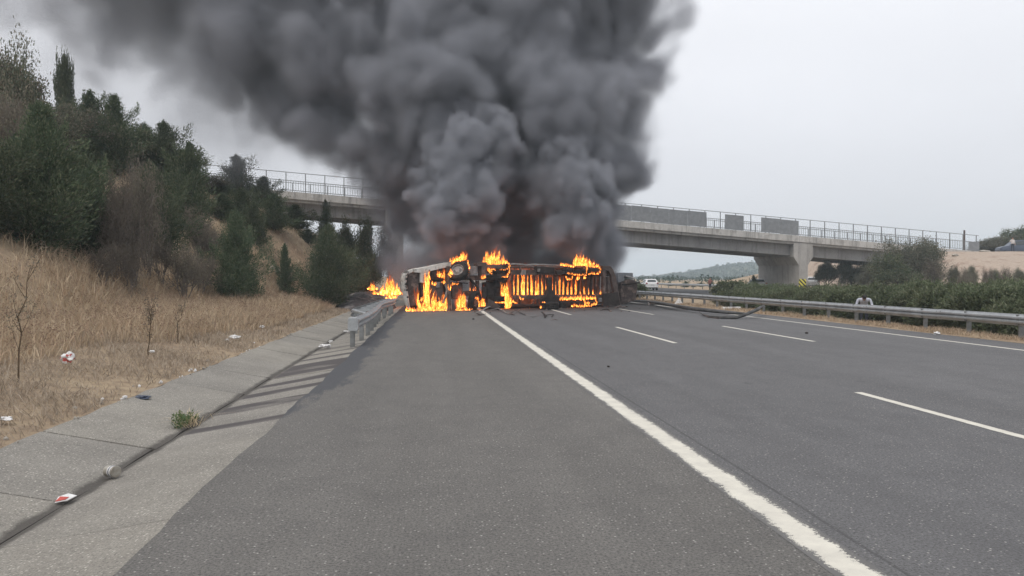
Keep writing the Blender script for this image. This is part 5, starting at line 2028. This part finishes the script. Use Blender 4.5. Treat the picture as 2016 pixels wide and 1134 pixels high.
p = at(1284, 574, 100)
car((p.x, p.y, 0.0), -.10, 'white hatchback seen from behind on the other carriageway', 'car_white')
p = at(1497, 566, 92)
car((p.x, p.y, 0.05), -.2, 'white car half hidden by the hedge left of the right pier', 'car_white')
p = at(1592, 568, 98)
car((p.x + .6, p.y, gz(p.x, p.y) + .0), -.3, 'white car glimpsed behind the hedge beside the striped hazard board', 'car_white')
p = at(2034, 514, 97)
car((p.x, p.y, gz(p.x, p.y) + .05), 1.25, 'dark blue car parked on the dirt bank at the right edge', 'car_navy', 1.12)

# ------------------------------------------------------------------ smoke
VOX = .21
A0 = np.array([-44.0, 36.5, .4])
A1 = np.array([19.5, 56.0, 25.5])
NX, NY, NZ = [int(q) for q in np.ceil((A1 - A0) / VOX)]
A1 = A0 + VOX * (np.array([NX, NY, NZ]) - 1)


def vnoise(shape, cell, seed):
    """smooth value noise on the voxel grid, cell size in voxels, about -1..1"""
    rg = np.random.default_rng(seed)
    n = [int(s / cell) + 3 for s in shape]
    g = rg.uniform(-1, 1, n).astype(np.float32)
    for ax in range(3):
        t = np.arange(shape[ax], dtype=np.float32) / cell
        i = t.astype(int)
        f = t - i
        f = f * f * (3 - 2 * f)
        sh = [1, 1, 1]
        sh[ax] = -1
        f = f.reshape(sh)
        g = np.take(g, i, ax) * (1 - f) + np.take(g, i + 1, ax) * f
    return g


shape = (NX, NY, NZ)
AXS = [(A0[k] + VOX * np.arange(shape[k])).astype(np.float32) for k in range(3)]
n_fine = vnoise(shape, 3.1, 1) * .5 + vnoise(shape, 1.7, 2) * .28
n_mid = vnoise(shape, 7.5, 3)
n_big = vnoise(shape, 17, 4)
WX = (vnoise(shape, 9, 5) * .45 + vnoise(shape, 4.2, 6) * .20).astype(np.float32)
WY = (vnoise(shape, 9, 7) * .45 + vnoise(shape, 4.2, 8) * .20).astype(np.float32)
WZ = (vnoise(shape, 9, 9) * .45 + vnoise(shape, 4.2, 10) * .20).astype(np.float32)
LX_, LY_, LZ_ = [(vnoise(shape, 15, 20 + q) * 1.0 + vnoise(shape, 27, 30 + q) * .8).astype(np.float32) for q in range(3)]
DEN = np.zeros(shape, np.float32)


def puff(c, r, amp, soft, warp=1.0, detail=.35, big=0.0):
    m = r + .9 + 1.2 * big
    lo = np.maximum(((np.array(c) - m - A0) / VOX).astype(int), 0)
    hi = np.minimum(((np.array(c) + m - A0) / VOX).astype(int) + 2, shape)
    if (hi <= lo).any(): return
    sl = tuple(slice(a, b) for a, b in zip(lo, hi))
    k = warp * min(1.0, r / 1.6)
    x = AXS[0][sl[0]][:, None, None] - c[0] + k * WX[sl] + big * LX_[sl]
    y = AXS[1][sl[1]][None, :, None] - c[1] + k * WY[sl] + big * LY_[sl]
    z = AXS[2][sl[2]][None, None, :] - c[2] + k * WZ[sl] + big * LZ_[sl]
    d = np.sqrt(x * x + y * y + z * z)
    t = (r - d + n_fine[sl] * detail + n_mid[sl] * detail * .5) / soft
    t = np.clip(t, 0, 1)
    t = t * t * (3 - 2 * t)
    DEN[sl] = np.maximum(DEN[sl], t * amp)


RS = rnd(2024)
TMP = []


def plume(u, v, r, d=None, amp=2.2, soft=.55, kids=20, kr=(.30, .48), grand=5, big=0.0):
    """a billow at photo pixel (u, v), r pixels across, with smaller billows budding from it"""
    if d is None: d = 44.5 + (540 - v) * .004
    c = at(u, v, d)
    R_ = r * d / F
    puff(c, R_ * .92, amp, soft, big=big)
    for _ in range(kids):
        dv = Vector((RS.gauss(0, 1), RS.gauss(0, 1) - .45, RS.gauss(0, 1) + .25)).normalized()
        q = R_ * RS.uniform(*kr)
        cc = c + dv * (R_ - q * .45)
        puff(cc, q, amp, soft * .7, big=big)
        for _ in range(grand):
            dw = (dv + .9 * Vector((RS.gauss(0, 1), RS.gauss(0, 1), RS.gauss(0, 1)))).normalized()
            g = q * RS.uniform(.34, .52)
            puff(cc + dw * (q - g * .4), g, amp, soft * .55, big=big)


# the two columns over the wheels, rolling up and leaning left
for (u, v, r, d) in [(884, 490, 30, 41), (878, 462, 44, 41.2), (886, 418, 60, 41.6), (868, 372, 56, 42), (918, 352, 72, 42.3), (905, 395, 66, 41.6), (940, 300, 74, 43), (890, 300, 62, 43.4), (962, 250, 62, 44), (850, 300, 50, 45),
                     (1135, 496, 30, 43.5), (1118, 455, 52, 43.3), (1090, 425, 44, 43.4), (1155, 425, 44, 43.8), (1100, 380, 66, 43.6), (1150, 362, 56, 44), (1065, 400, 40, 44.3), (1115, 318, 56, 44.4), (1050, 335, 44, 45),
                     (972, 492, 26, 42.4), (966, 468, 30, 43), (1168, 480, 26, 44.6)]:
    plume(u, v, r * 1.06, d, 2.3, .62, 16, (.36, .58), 2, .3)
# dark body behind them
for (u, v, r, d) in [(1000, 430, 78, 47.5), (1030, 470, 50, 47.5), (930, 450, 60, 47.5), (830, 430, 46, 47), (1190, 430, 44, 47), (1180, 350, 80, 47.5), (1190, 490, 34, 47.5), (820, 350, 70, 47.5), (780, 385, 48, 47.5), (1000, 330, 90, 48.5)]:
    plume(u, v, r * 1.08, d, 1.6, 1.0, 9, (.38, .6), 1)
# big rolling heads
for (u, v, r, d) in [(820, 240, 96, 45.5), (900, 190, 90, 45), (760, 190, 92, 46), (790, 290, 62, 46), (760, 330, 46, 46.5), (930, 130, 86, 45.5), (840, 110, 100, 46), (740, 110, 84, 46.5), (690, 180, 66, 47), (700, 270, 56, 47.5), (1080, 240, 92, 45.5), (1150, 215, 86, 45.5), (1050, 170, 80, 46), (1200, 270, 66, 46), (1180, 160, 90, 46.5), (1000, 80, 110, 47), (1110, 90, 100, 47), (1210, 80, 90, 47.5), (900, 40, 120, 47), (780, 20, 110, 47.5), (1000, -40, 130, 48), (1150, -30, 120, 48), (860, -80, 130, 48.5), (700, 50, 90, 48)]:
    plume(u, v, r * 1.14, d, 1.5, 2.2, 9, (.40, .68), 1, .9)
for (u, v, r, d) in [(1010, 220, 90, 49.5), (1020, 300, 80, 49.5), (960, 380, 80, 49.5), (1100, 150, 110, 50), (900, 260, 100, 50)]:
    plume(u, v, r, d, 2.2, .8, 6, (.3, .5), 0)
# soft right flank
for (u, v, r, d, a) in [(1230, 330, 60, 46.5, .55), (1262, 340, 42, 46.5, .30), (1250, 280, 50, 46.8, .40), (1275, 250, 34, 47, .22), (1285, 330, 26, 46.5, .2), (1265, 170, 56, 47, .7), (1290, 110, 42, 47.3, .55), (1270, 40, 60, 47.6, .8), (1300, 0, 40, 48, .6), (1305, 180, 26, 47, .25), (1220, 420, 34, 47.5, .35), (1215, 480, 30, 47.5, .25), (1236, 390, 40, 47, .28), (1300, 60, 34, 47.5, .5)]:
    plume(u, v, r * 1.1, d, a * 1.5, 1.6, 10, (.35, .6), 1, .7)
# left drift: wide, soft, thinning away
for (u, v, r, d, a) in [(640, 180, 84, 48, 1.1), (620, 100, 90, 48, 1.1), (660, 250, 58, 48, .8), (600, 220, 56, 48, .8), (560, 150, 80, 48.5, .9), (540, 60, 100, 48.5, .9), (640, 0, 110, 48.5, 1.2), (500, 180, 56, 48.8, .5), (470, 110, 84, 49, .55), (440, 30, 100, 49, .6), (390, 110, 70, 49.2, .30), (360, 50, 84, 49.4, .38), (300, 80, 64, 49.6, .22), (290, 10, 88, 49.6, .34), (230, 50, 66, 49.8, .18), (200, -10, 80, 50, .24), (140, 10, 60, 50, .12), (110, -40, 76, 50, .16), (40, -60, 80, 50, .12), (-60, -110, 110, 50.2, .12), (60, -140, 120, 50.2, .2), (250, -100, 130, 50, .35), (430, -100, 140, 49.5, .6), (600, -110, 140, 49, .9), (700, 300, 40, 47.5, .5), (725, 350, 44, 47.5, .6), (735, 400, 36, 47.5, .5), (715, 380, 26, 47.5, .3)]:
    plume(u, v, r * 1.38, d, a * (1.15 if a > .5 else 1.0 + .9 * min(1, max(0, (520 - u) / 220))), 3.0, 7, (.5, .75), 0, 1.0)
for (u, v, r, d, a) in [(230, 95, 70, 49.8, .34), (320, 135, 62, 49.5, .36), (420, 185, 62, 49.2, .5), (520, 225, 56, 48.8, .6), (610, 270, 50, 48.4, .7), (150, 50, 76, 50, .28), (80, 0, 80, 50, .24), (340, 60, 90, 49.6, .4), (300, 165, 60, 49.5, .30), (390, 215, 56, 49.2, .34), (470, 245, 56, 49, .40), (560, 285, 46, 48.6, .42), (640, 262, 66, 48, 1.0), (688, 305, 56, 47.6, 1.0), (600, 235, 60, 48.3, .8), (210, 140, 60, 49.8, .22)]:
    plume(u, v, r * 1.15, d, a, 2.6, 7, (.45, .7), 0, .9)
# thin smoke low over the wreck and over the bank fire
for (u, v, r, d, a) in [(800, 470, 44, 47, .28), (790, 420, 44, 47, .45), (770, 500, 34, 47, .12), (830, 500, 40, 47, .22), (1010, 505, 34, 46, .35), (1060, 490, 34, 46, .40), (950, 500, 30, 46, .35), (1100, 500, 30, 46.5, .35), (1180, 520, 26, 47, .25), (1225, 505, 24, 48, .10), (1030, 590, 10, 42, .25), (1060, 575, 12, 42, .18)]:
    plume(u, v, r, d, a, 1.2, 8, (.4, .6), 0)
# dark smoke filling in behind the wreck and over the carriageway
for i in range(11):
    u = 815 + 36 * i
    plume(u, 520 + RS.uniform(-8, 6), 62, 47.0 + RS.uniform(-.4, .8), 1.3 if u > 850 else .75, 1.3, 8, (.4, .6), 0)
    plume(u + 10, 455, 52, 47.5, 1.3, 1.2, 8, (.4, .6), 0)
for (u, v, r, d, a) in [(790, 520, 56, 48, .5), (800, 455, 50, 47.5, .9), (722, 325, 46, 47.5, 1.0), (738, 375, 46, 47.5, 1.0), (760, 420, 46, 47.5, .9), (745, 300, 60, 47.5, 1.2), (790, 400, 60, 47.5, 1.2), (775, 470, 44, 47.5, .8), (768, 510, 42, 47.5, .7), (758, 445, 40, 47.5, .8), (775, 430, 36, 47.5, .5), (1205, 470, 40, 48, .45), (1215, 430, 34, 48, .4)]:
    plume(u, v, r, d, a, 1.4, 8, (.4, .6), 0)
# thin veil hanging under the drift
for (u, v, r, d, a) in [(200, 190, 170, 50, .09), (380, 230, 170, 50, .10), (520, 290, 140, 49.5, .09), (620, 330, 110, 49, .09), (60, 120, 160, 50.5, .07), (470, 200, 140, 50, .10)]:
    c = at(u, v, d)
    puff(c, r * d / F, a, 4.0, 1.5, .6)
for (u, v, r, d, a) in [(785, 428, 62, 49.5, 1.4), (792, 474, 46, 49.5, .8), (800, 512, 42, 49.5, .55), (640, 262, 74, 46.5, 1.4), (700, 300, 70, 46.5, 1.5), (668, 232, 76, 47, 1.5), (725, 345, 56, 47, 1.4)]:
    plume(u, v, r, d, a, 1.6, 8, (.4, .6), 0, .2)
# break up the soft parts; fade at the edge of the grid
brk = np.clip(.62 + .75 * n_big * .8 + .45 * n_mid, .05, 1.5)
DEN = np.where(DEN < 1.0, DEN * (brk * (1 - DEN) + DEN), DEN)
for ax, nn in enumerate(shape):
    i = np.arange(nn, dtype=np.float32)
    f = np.clip(np.minimum(i, nn - 1 - i) / 6.0, 0, 1) if ax != 2 else np.clip((nn - 1 - i) / 8.0, 0, 1)
    sh = [1, 1, 1]
    sh[ax] = -1
    DEN *= f.reshape(sh)
DEN[DEN < .004] = 0

x = NT('soot_smoke')
x.t.nodes.remove(x.b)
pv = x.n('ShaderNodeVolumePrincipled')
pv.inputs['Color'].default_value = (0.525, 0.540, 0.590, 1)
pv.inputs['Density'].default_value = 1.15
pv.inputs['Anisotropy'].default_value = 0.0
x.l(pv.outputs[0], x.o.inputs['Volume'])
M['smoke'] = x.m

me = bpy.data.meshes.new('smoke')
me.vertices.add(DEN.size)
gxs = np.stack(np.meshgrid(*AXS, indexing='ij'), -1).reshape(-1, 3)
me.vertices.foreach_set('co', gxs.astype(np.float32).ravel())
at_ = me.attributes.new('dens', 'FLOAT', 'POINT')
at_.data.foreach_set('value', DEN.ravel())
me.materials.append(M['smoke'])
smoke = put('smoke', me, None, kind='stuff', label='huge column of black smoke billowing from the burning truck and drifting left')
ng = bpy.data.node_groups.new('smoke_field', 'GeometryNodeTree')
ng.interface.new_socket('Geometry', in_out='INPUT', socket_type='NodeSocketGeometry')
ng.interface.new_socket('Geometry', in_out='OUTPUT', socket_type='NodeSocketGeometry')
N = ng.nodes.new
gi, go = N('NodeGroupInput'), N('NodeGroupOutput')
vc = N('GeometryNodeVolumeCube')
vc.inputs['Min'].default_value = tuple(A0)
vc.inputs['Max'].default_value = tuple(A1)
for k, q in zip(('X', 'Y', 'Z'), shape):
    vc.inputs['Resolution ' + k].default_value = q
si = N('GeometryNodeSampleIndex')
si.data_type = 'FLOAT'
si.domain = 'POINT'
na = N('GeometryNodeInputNamedAttribute')
na.data_type = 'FLOAT'
na.inputs['Name'].default_value = 'dens'
ps = N('GeometryNodeInputPosition')
s1 = N('ShaderNodeVectorMath'); s1.operation = 'SUBTRACT'
s1.inputs[1].default_value = tuple(A0)
s2 = N('ShaderNodeVectorMath'); s2.operation = 'SCALE'
s2.inputs['Scale'].default_value = 1 / VOX
sx = N('ShaderNodeSeparateXYZ')
ng.links.new(ps.outputs[0], s1.inputs[0])
ng.links.new(s1.outputs[0], s2.inputs[0])
ng.links.new(s2.outputs[0], sx.inputs[0])


def gm(op, a, b=None, c=None):
    m = N('ShaderNodeMath'); m.operation = op
    for i, q in enumerate((a, b, c)):
        if q is None: continue
        if isinstance(q, (int, float)): m.inputs[i].default_value = q
        else: ng.links.new(q, m.inputs[i])
    return m.outputs[0]


ix, iy, iz = [gm('ROUND', sx.outputs[k]) for k in range(3)]
idx = gm('ADD', gm('MULTIPLY', gm('ADD', gm('MULTIPLY', ix, NY), iy), NZ), iz)
f2i = N('FunctionNodeFloatToInt')
ng.links.new(idx, f2i.inputs[0])
ng.links.new(gi.outputs[0], si.inputs['Geometry'])
ng.links.new(na.outputs['Attribute'], si.inputs['Value'])
ng.links.new(f2i.outputs[0], si.inputs['Index'])
ng.links.new(si.outputs[0], vc.inputs['Density'])
sm = N('GeometryNodeSetMaterial')
sm.inputs['Material'].default_value = M['smoke']
ng.links.new(vc.outputs[0], sm.inputs['Geometry'])
ng.links.new(sm.outputs[0], go.inputs[0])
smoke.modifiers.new('smoke_field', 'NODES').node_group = ng
del gxs, LX_, LY_, LZ_, WX, WY, WZ, n_fine, n_mid, n_big

# ------------------------------------------------------------------ fire
x = NT('flame')
x.t.nodes.remove(x.b)
heat = x.n('ShaderNodeAttribute')
heat.attribute_name = 'heat'
oi = x.n('ShaderNodeObjectInfo')
co = x.coord('Generated')
cv = x.n('ShaderNodeVectorMath', operation='ADD')
x.l(x.map(co, (1.6, 1.6, 1.0)), cv.inputs[0])
x.l(oi.outputs['Random'], cv.inputs[1])
n1 = x.noise(cv.outputs[0], 2.6, 4, .6, 1.2)
lw = x.n('ShaderNodeLayerWeight')
lw.inputs['Blend'].default_value = .5
body = x.math('SUBTRACT', 1.0, lw.outputs['Facing'])
k = x.math('ADD', x.math('MULTIPLY', heat.outputs['Fac'], .80), x.math('MULTIPLY', x.math('ADD', n1, -.5), 1.9))
k = x.math('ADD', k, x.math('MULTIPLY', body, .50))
rp = x.n('ShaderNodeValToRGB')
cr_ = rp.color_ramp
cr_.elements[0].position = .12; cr_.elements[0].color = (.75, .07, .010, 1)
cr_.elements[1].position = .92; cr_.elements[1].color = (1.0, .58, .19, 1)
e = cr_.elements.new(.38); e.color = (1.0, .17, .018, 1)
e = cr_.elements.new(.66); e.color = (1.0, .37, .058, 1)
x.l(k, rp.inputs[0])
em = x.n('ShaderNodeEmission')
x.l(rp.outputs[0], em.inputs['Color'])
x.l(x.math('ADD', x.math('ADD', 1.0, x.math('MULTIPLY', x.math('MAXIMUM', x.math('SUBTRACT', k, .95), 0.0), 90.0)), x.math('MULTIPLY', x.math('POWER', x.math('MAXIMUM', x.math('SUBTRACT', k, .1), 0.0), 2.3), 12.0)), em.inputs['Strength'])
tb = x.n('ShaderNodeBsdfTransparent')
ms = x.n('ShaderNodeMixShader')
x.l(x.math('MULTIPLY', x.rng(k, .22, .60, 0, 1, True), x.rng(body, .04, .48, 0, .86, True)), ms.inputs[0])
x.l(tb.outputs[0], ms.inputs[1])
x.l(em.outputs[0], ms.inputs[2])
x.l(ms.outputs[0], x.o.inputs['Surface'])
M['flame'] = x.m


x = NT('flame_core')
x.t.nodes.remove(x.b)
em = x.n('ShaderNodeEmission')
em.inputs['Color'].default_value = (1.0, .20, .028, 1)
em.inputs['Strength'].default_value = 32.0
x.l(em.outputs[0], x.o.inputs['Surface'])
M['flame_core'] = x.m


x = NT('flame_fringe')
x.t.nodes.remove(x.b)
heat = x.n('ShaderNodeAttribute')
heat.attribute_name = 'heat'
lw = x.n('ShaderNodeLayerWeight')
lw.inputs['Blend'].default_value = .5
em = x.n('ShaderNodeEmission')
em.inputs['Color'].default_value = (1.0, .15, .018, 1)
em.inputs['Strength'].default_value = 1.15
tb = x.n('ShaderNodeBsdfTransparent')
ms = x.n('ShaderNodeMixShader')
fa = x.math('POWER', x.math('SUBTRACT', 1.0, lw.outputs['Facing']), 1.6)
x.l(x.math('MULTIPLY', fa, x.rng(heat.outputs['Fac'], 0, .8, .12, .42)), ms.inputs[0])
x.l(tb.outputs[0], ms.inputs[1])
x.l(em.outputs[0], ms.inputs[2])
x.l(ms.outputs[0], x.o.inputs['Surface'])
M['flame_fringe'] = x.m


def flame_mesh(seed):
    """one licking tongue, unit height, about .5 wide, twisted and ragged"""
    R = rnd(seed)
    n, L = 11, 15
    vs, fs, ht = [], [], []
    ph = [R.uniform(0, 6.28) for _ in range(6)]
    for i in range(L):
        t = i / (L - 1)
        r = .25 * (math.sin(PI * min(1, (t + .12) * .9)) ** .8) * (1 - t ** 2.2) + .002
        ox = .12 * t * math.sin(4.2 * t + ph[0]) + .05 * t * math.sin(11 * t + ph[1])
        oy = .12 * t * math.sin(4.6 * t + ph[2]) + .05 * t * math.sin(10 * t + ph[3])
        for j in range(n):
            a = 2 * PI * j / n
            rr = r * (1 + .30 * math.sin(2 * a + ph[4] + 3 * t) + .22 * math.sin(3 * a - ph[5] - 5 * t) + R.uniform(-.08, .08))
            vs.append((ox + rr * math.cos(a), oy + rr * math.sin(a), t))
            ht.append(max(0, 1 - t * 1.05))
    for i in range(L - 1):
        for j in range(n):
            a, b = i * n, (i + 1) * n
            fs.append((a + j, a + (j + 1) % n, b + (j + 1) % n, b + j))
    me = bpy.data.meshes.new('flame')
    me.from_pydata(vs, [], fs)
    at_ = me.attributes.new('heat', 'FLOAT', 'POINT')
    at_.data.foreach_set('value', ht)
    me.materials.append(M['flame'])
    me.polygons.foreach_set('use_smooth', [True] * len(me.polygons))
    return me


FM = [flame_mesh(s) for s in range(9)]
FR = []
for q in FM[:4]:
    q2 = q.copy()
    q2.name = 'flame_fringe'
    q2.materials.clear()
    q2.materials.append(M['flame_fringe'])
    FR.append(q2)
R = rnd(6)
CORES = []
for q in range(3):
    pts = [(R.uniform(-.06, .06), R.uniform(-.06, .06), z) for z in (0, .12, .35, .62, .85, 1.0)]
    cm = MB().tube(pts, [.05, .20, .22, .13, .06, .005], 6).mesh('flame_core')
    cm.materials.append(M['flame_core'])
    CORES.append(cm)
RF = rnd(555)


def fire(label, tongues, core=.24, size=1.0):
    """tongues: (world position, height, width)"""
    c = sum((t[0] for t in tongues), Vector()) / len(tongues)
    c.z = min(t[0].z for t in tongues)
    f = thing('fire', label, 'fire', c)
    for p, h, w_ in tongues:
        o = bpy.data.objects.new('flame', RF.choice(FM))
        COL.objects.link(o)
        o.parent = f
        o.location = p - c
        o.scale = (w_ * 2, w_ * 2, h)
        o.rotation_euler = (RF.uniform(-.18, .18), RF.uniform(-.28, .28), RF.uniform(0, 6.28))
        if RF.random() < .34:
            c2 = bpy.data.objects.new('flame_fringe', RF.choice(FR))
            COL.objects.link(c2)
            c2.parent = f
            c2.location = p - c - Vector((0, 0, h * .08))
            c2.scale = (w_ * 4.2, w_ * 4.2, h * 1.45)
            c2.rotation_euler = (0, RF.uniform(-.2, .2), RF.uniform(0, 6.28))
        if RF.random() < core:
            c2 = bpy.data.objects.new('flame_core', RF.choice(CORES))
            COL.objects.link(c2)
            c2.parent = f
            c2.location = p - c + Vector((0, 0, h * .06))
            c2.scale = (w_ * .75 * size, w_ * .75 * size, h * .48 * size)
            c2.rotation_euler = o.rotation_euler
    return f


def tw(u, v, y):
    a, b = tl(u, v, y)
    return TP + TX * a + TY * y + Vector((0, 0, b))


PX = 1 / 38.0     # metres per photo pixel at the truck


def line(u0, v0, u1, v1, n, h, w_, y, jit=2.0, hv=.5):
    o = []
    n = max(n, int(n * 1.5))
    w_ *= .68
    h *= 1.08
    for i in range(n):
        t = (i + .5) / n
        u, v = u0 + (u1 - u0) * t + RF.uniform(-jit, jit), v0 + (v1 - v0) * t + RF.uniform(-1, 1)
        o.append((tw(u, v, y + RF.uniform(-.08, .08)), h * PX * RF.uniform(1 - hv, 1 + hv), w_ * PX * RF.uniform(.7, 1.3)))
    return o


def path(pts, per, h, w_, y):
    o = []
    for (a, b) in zip(pts[:-1], pts[1:]):
        L = math.hypot(a[0] - b[0], a[1] - b[1])
        o += line(a[0], a[1], b[0], b[1], max(1, int(L / per)), h, w_, y, .8, .35)
    return o


fire('long low fire burning on the asphalt along the bottom of the cab', line(800, 614, 880, 613, 26, 7, 6, -.15) + line(828, 611, 878, 610, 20, 22, 7, .02) + line(842, 606, 876, 604, 14, 20, 7, .05))
fire('tall narrow fire column inside the cab underside', line(835, 600, 847, 602, 7, 42, 8, .0, 1.5, .3) + line(838, 575, 844, 575, 4, 34, 7, .0, 1, .3) + line(836, 553, 846, 551, 4, 12, 7, -.02))
fire('small fire strips left of the tall column in the cab', line(821, 600, 823, 601, 3, 22, 4, .02, .8, .2) + line(829, 592, 831, 593, 2, 14, 4, .0))
fire('small fires licking the axle parts right of the cab column', line(862, 545, 874, 548, 6, 12, 5, -.04) + line(848, 560, 862, 563, 5, 7, 4, -.06) + line(868, 558, 876, 560, 3, 9, 5, -.06) + line(884, 571, 887, 572, 2, 10, 4, -.1) + line(890, 561, 904, 560, 4, 4, 3, -.1))
fire('fire licking off the top of the raised front wheel', line(885, 523, 896, 516, 8, 9, 6, .1, 1.5) + line(898, 515, 916, 512, 12, 13, 7, .15, 1.5))
fire('thin fire rim curling round the raised front wheel', path([(920, 514), (924, 528), (920, 541), (911, 549), (901, 551), (891, 548), (884, 543)], 3.0, 5, 3.2, -.32) + line(884, 541, 892, 540, 5, 9, 5, -.38))
fire('bright fire round the lower front wheel', line(898, 613, 928, 613, 14, 7, 6, -.3) + line(900, 608, 916, 604, 14, 22, 9, -.1) + line(910, 590, 918, 594, 5, 9, 6, -.1) + line(926, 592, 950, 594, 14, 20, 8, .25) + path([(934, 586), (941, 590), (944, 600), (942, 606)], 3, 5, 3.5, -.42) + line(944, 604, 956, 602, 7, 11, 7, -.1))
fire('fire on top of the upper drive wheels', line(950, 521, 996, 520, 18, 13, 7, .1) + line(958, 514, 980, 513, 12, 15, 7, .12))
fire('fire outlining the upper drive wheels', path([(998, 516), (1003, 524), (1003, 538), (998, 546)], 2.6, 5, 3.4, -.42) + path([(962, 532), (980, 532.5), (1002, 531)], 4, 3.5, 3, -.46) + path([(984, 547), (999, 546)], 3, 4, 3.5, -.40) + line(961, 533, 966, 540, 5, 8, 5, -.2) + line(946, 549, 954, 549, 3, 7, 5, -.1))
fire('tall fire between the drive wheels and the slatted bed', line(985, 608, 1003, 606, 13, 19, 9, -.05) + line(988, 598, 1002, 596, 12, 28, 9, .0) + line(992, 576, 998, 576, 4, 12, 6, .02) + line(976, 600, 986, 604, 5, 8, 6, -.2))
sl_ = []
for u, h in ((1013, 26), (1021, 40), (1030, 44), (1040, 40), (1049, 28), (1058, 28), (1068, 44), (1076, 18), (1091, 28), (1097, 28), (1103, 32), (1111, 26), (1118, 20), (1121, 22), (1128, 20), (1137, 22), (1146, 18), (1156, 14), (1166, 12), (1181, 9)):
    sl_ += line(u - 3, 582, u + 4, 582, 5, h, 7, RF.uniform(.9, 1.3), 1.5, .35)
    sl_ += line(u - 3, 581, u + 3, 581, 2, h * .5, 7, .75, 1.5, .3)
fire('fire glowing behind the slats of the truck bed', sl_)
fire('fire along the top of the upper rear wheels', line(1102, 523, 1130, 526, 12, 5, 5, .1) + line(1128, 524, 1166, 524, 18, 12, 7, .1) + line(1134, 518, 1152, 517, 8, 13, 7, .12) + line(1157, 525, 1178, 527, 9, 6, 5, .1))
fire('fire outlining the upper rear wheels', path([(1177, 524), (1182, 531), (1181, 538), (1172, 541), (1158, 540)], 2.4, 4.5, 3, -.32) + path([(1155, 526), (1155.5, 540)], 2.4, 5, 3, -.34) + path([(1116, 539), (1130, 541.5), (1154, 543)], 3, 4, 3, -.34) + path([(1114, 546), (1116, 551), (1124, 552), (1128, 547)], 2.4, 5, 3, -.1) + line(1138, 552, 1142, 550, 3, 9, 3, -.1) + line(1150, 550, 1154, 548, 3, 8, 3, -.1))
fire('fire running along the lower rear wheels', path([(1103, 591), (1120, 590), (1140, 591), (1172, 588), (1175, 600), (1160, 604), (1140, 604.5), (1124, 604)], 2.8, 6, 3.6, -.30) + line(1103, 591, 1172, 589, 16, 7, 6, -.05) + path([(1149, 591), (1152, 602)], 2.6, 5, 3.4, -.3) + line(1154, 598, 1162, 599, 4, 6, 4, -.3))
fire('little flames on the low beam left of the slats', line(1008, 595, 1018, 598, 5, 5, 4, .05) + line(1025, 590, 1030, 590, 3, 6, 5, .05))
ld = []  # extra bed fire with oversized cores, added for its red glow on the smoke
for i in range(13):
    u = 1034 + i * 8.2
    ld.append((tw(u, 580, RF.uniform(1.5, 2.4)), RF.uniform(.6, 1.25), RF.uniform(.22, .36)))
fire('extra fire deep in the load bed behind the slats, added to redden the smoke', ld, .7, 1.3)
ld = [(tw(RF.uniform(812, 880), 596, RF.uniform(1.0, 1.9)), RF.uniform(.9, 1.6), RF.uniform(.28, .4)) for i in range(9)]  # hidden by the cab, added to throw red light on smoke and pier
fire('unseen fire added behind the gutted cab floor to redden the smoke', ld, .8, 1.5)
fire('small flame at the left edge of the loose flat tyre', [(ground(1064.5 + RF.uniform(-1, 1), 607, .05 + .06 * i), .14, .07) for i in range(4)] + [(ground(1068 + 2 * i, 596, .36), .07, .06) for i in range(3)])


def gfire(label, cu, cv_, d, n, su, h, w_):
    o = []
    for i in range(n):
        k = RF.gauss(0, 1)
        p = at(cu + k * su, cv_ + RF.uniform(-1, 2), d + RF.uniform(-.5, .5))
        p.z = max(p.z - .05, gz(p.x, p.y) - .02)
        o.append((p, h * RF.uniform(.45, 1.15) * max(.35, 1 - .35 * abs(k)), w_ * RF.uniform(.7, 1.3)))
    fire(label, o, .45, 1.2)


# heap of ash and burnt scrap spilled over the drain behind the guard rail
rg = np.random.default_rng(12)
hu, hv = np.meshgrid(np.linspace(-1, 1, 46), np.linspace(-1, 1, 46))
hr = np.clip(1 - hu ** 2 - hv ** 2, 0, 1)
hX, hY = -4.1 + 2.0 * hu, 44.5 + 6.0 * hv
hZ = -.45 + hr ** .55 * 1.22 + .10 * wav(hX, hY, .22, 3) * hr + rg.normal(size=hu.shape) * .03 * hr
ii = np.arange(46 * 46).reshape(46, 46)
Q = np.stack([ii[:-1, :-1], ii[:-1, 1:], ii[1:, 1:], ii[1:, :-1]], -1).reshape(-1, 4)
put('ash_heap', np_mesh('ash_heap', np.stack([hX, hY, hZ], -1).reshape(-1, 3), Q), weathered('ash_and_soot', (0.045, 0.042, 0.043), (0.13, 0.12, 0.12), 3.0, .95, 0, .8, .1, third=(.22, .2, .19)), kind='stuff', label='blackened heap of ash and burnt scrap behind the left guard rail')
gfire('big fire on the ash heap just left of the cab', 766, 579, 44.6, 52, 12, 1.05, .20)
gfire('small separate fire on the bank left of the bigger one', 733, 569, 45, 13, 4, .50, .14)
gfire('low flames at the foot of the ash heap behind the guard rail', 772, 585, 42.5, 16, 6, .26, .16)

# ------------------------------------------------------------------ air
x = NT('haze_air')
x.t.nodes.remove(x.b)
pv = x.n('ShaderNodeVolumePrincipled')
pv.inputs['Color'].default_value = (.78, .91, 1.0, 1)
pv.inputs['Density'].default_value = 0.0008
x.l(pv.outputs[0], x.o.inputs['Volume'])
mb = MB().box((0, 800, 18), (3200, 1840, 42))
put('haze', mb, x.m, kind='stuff')
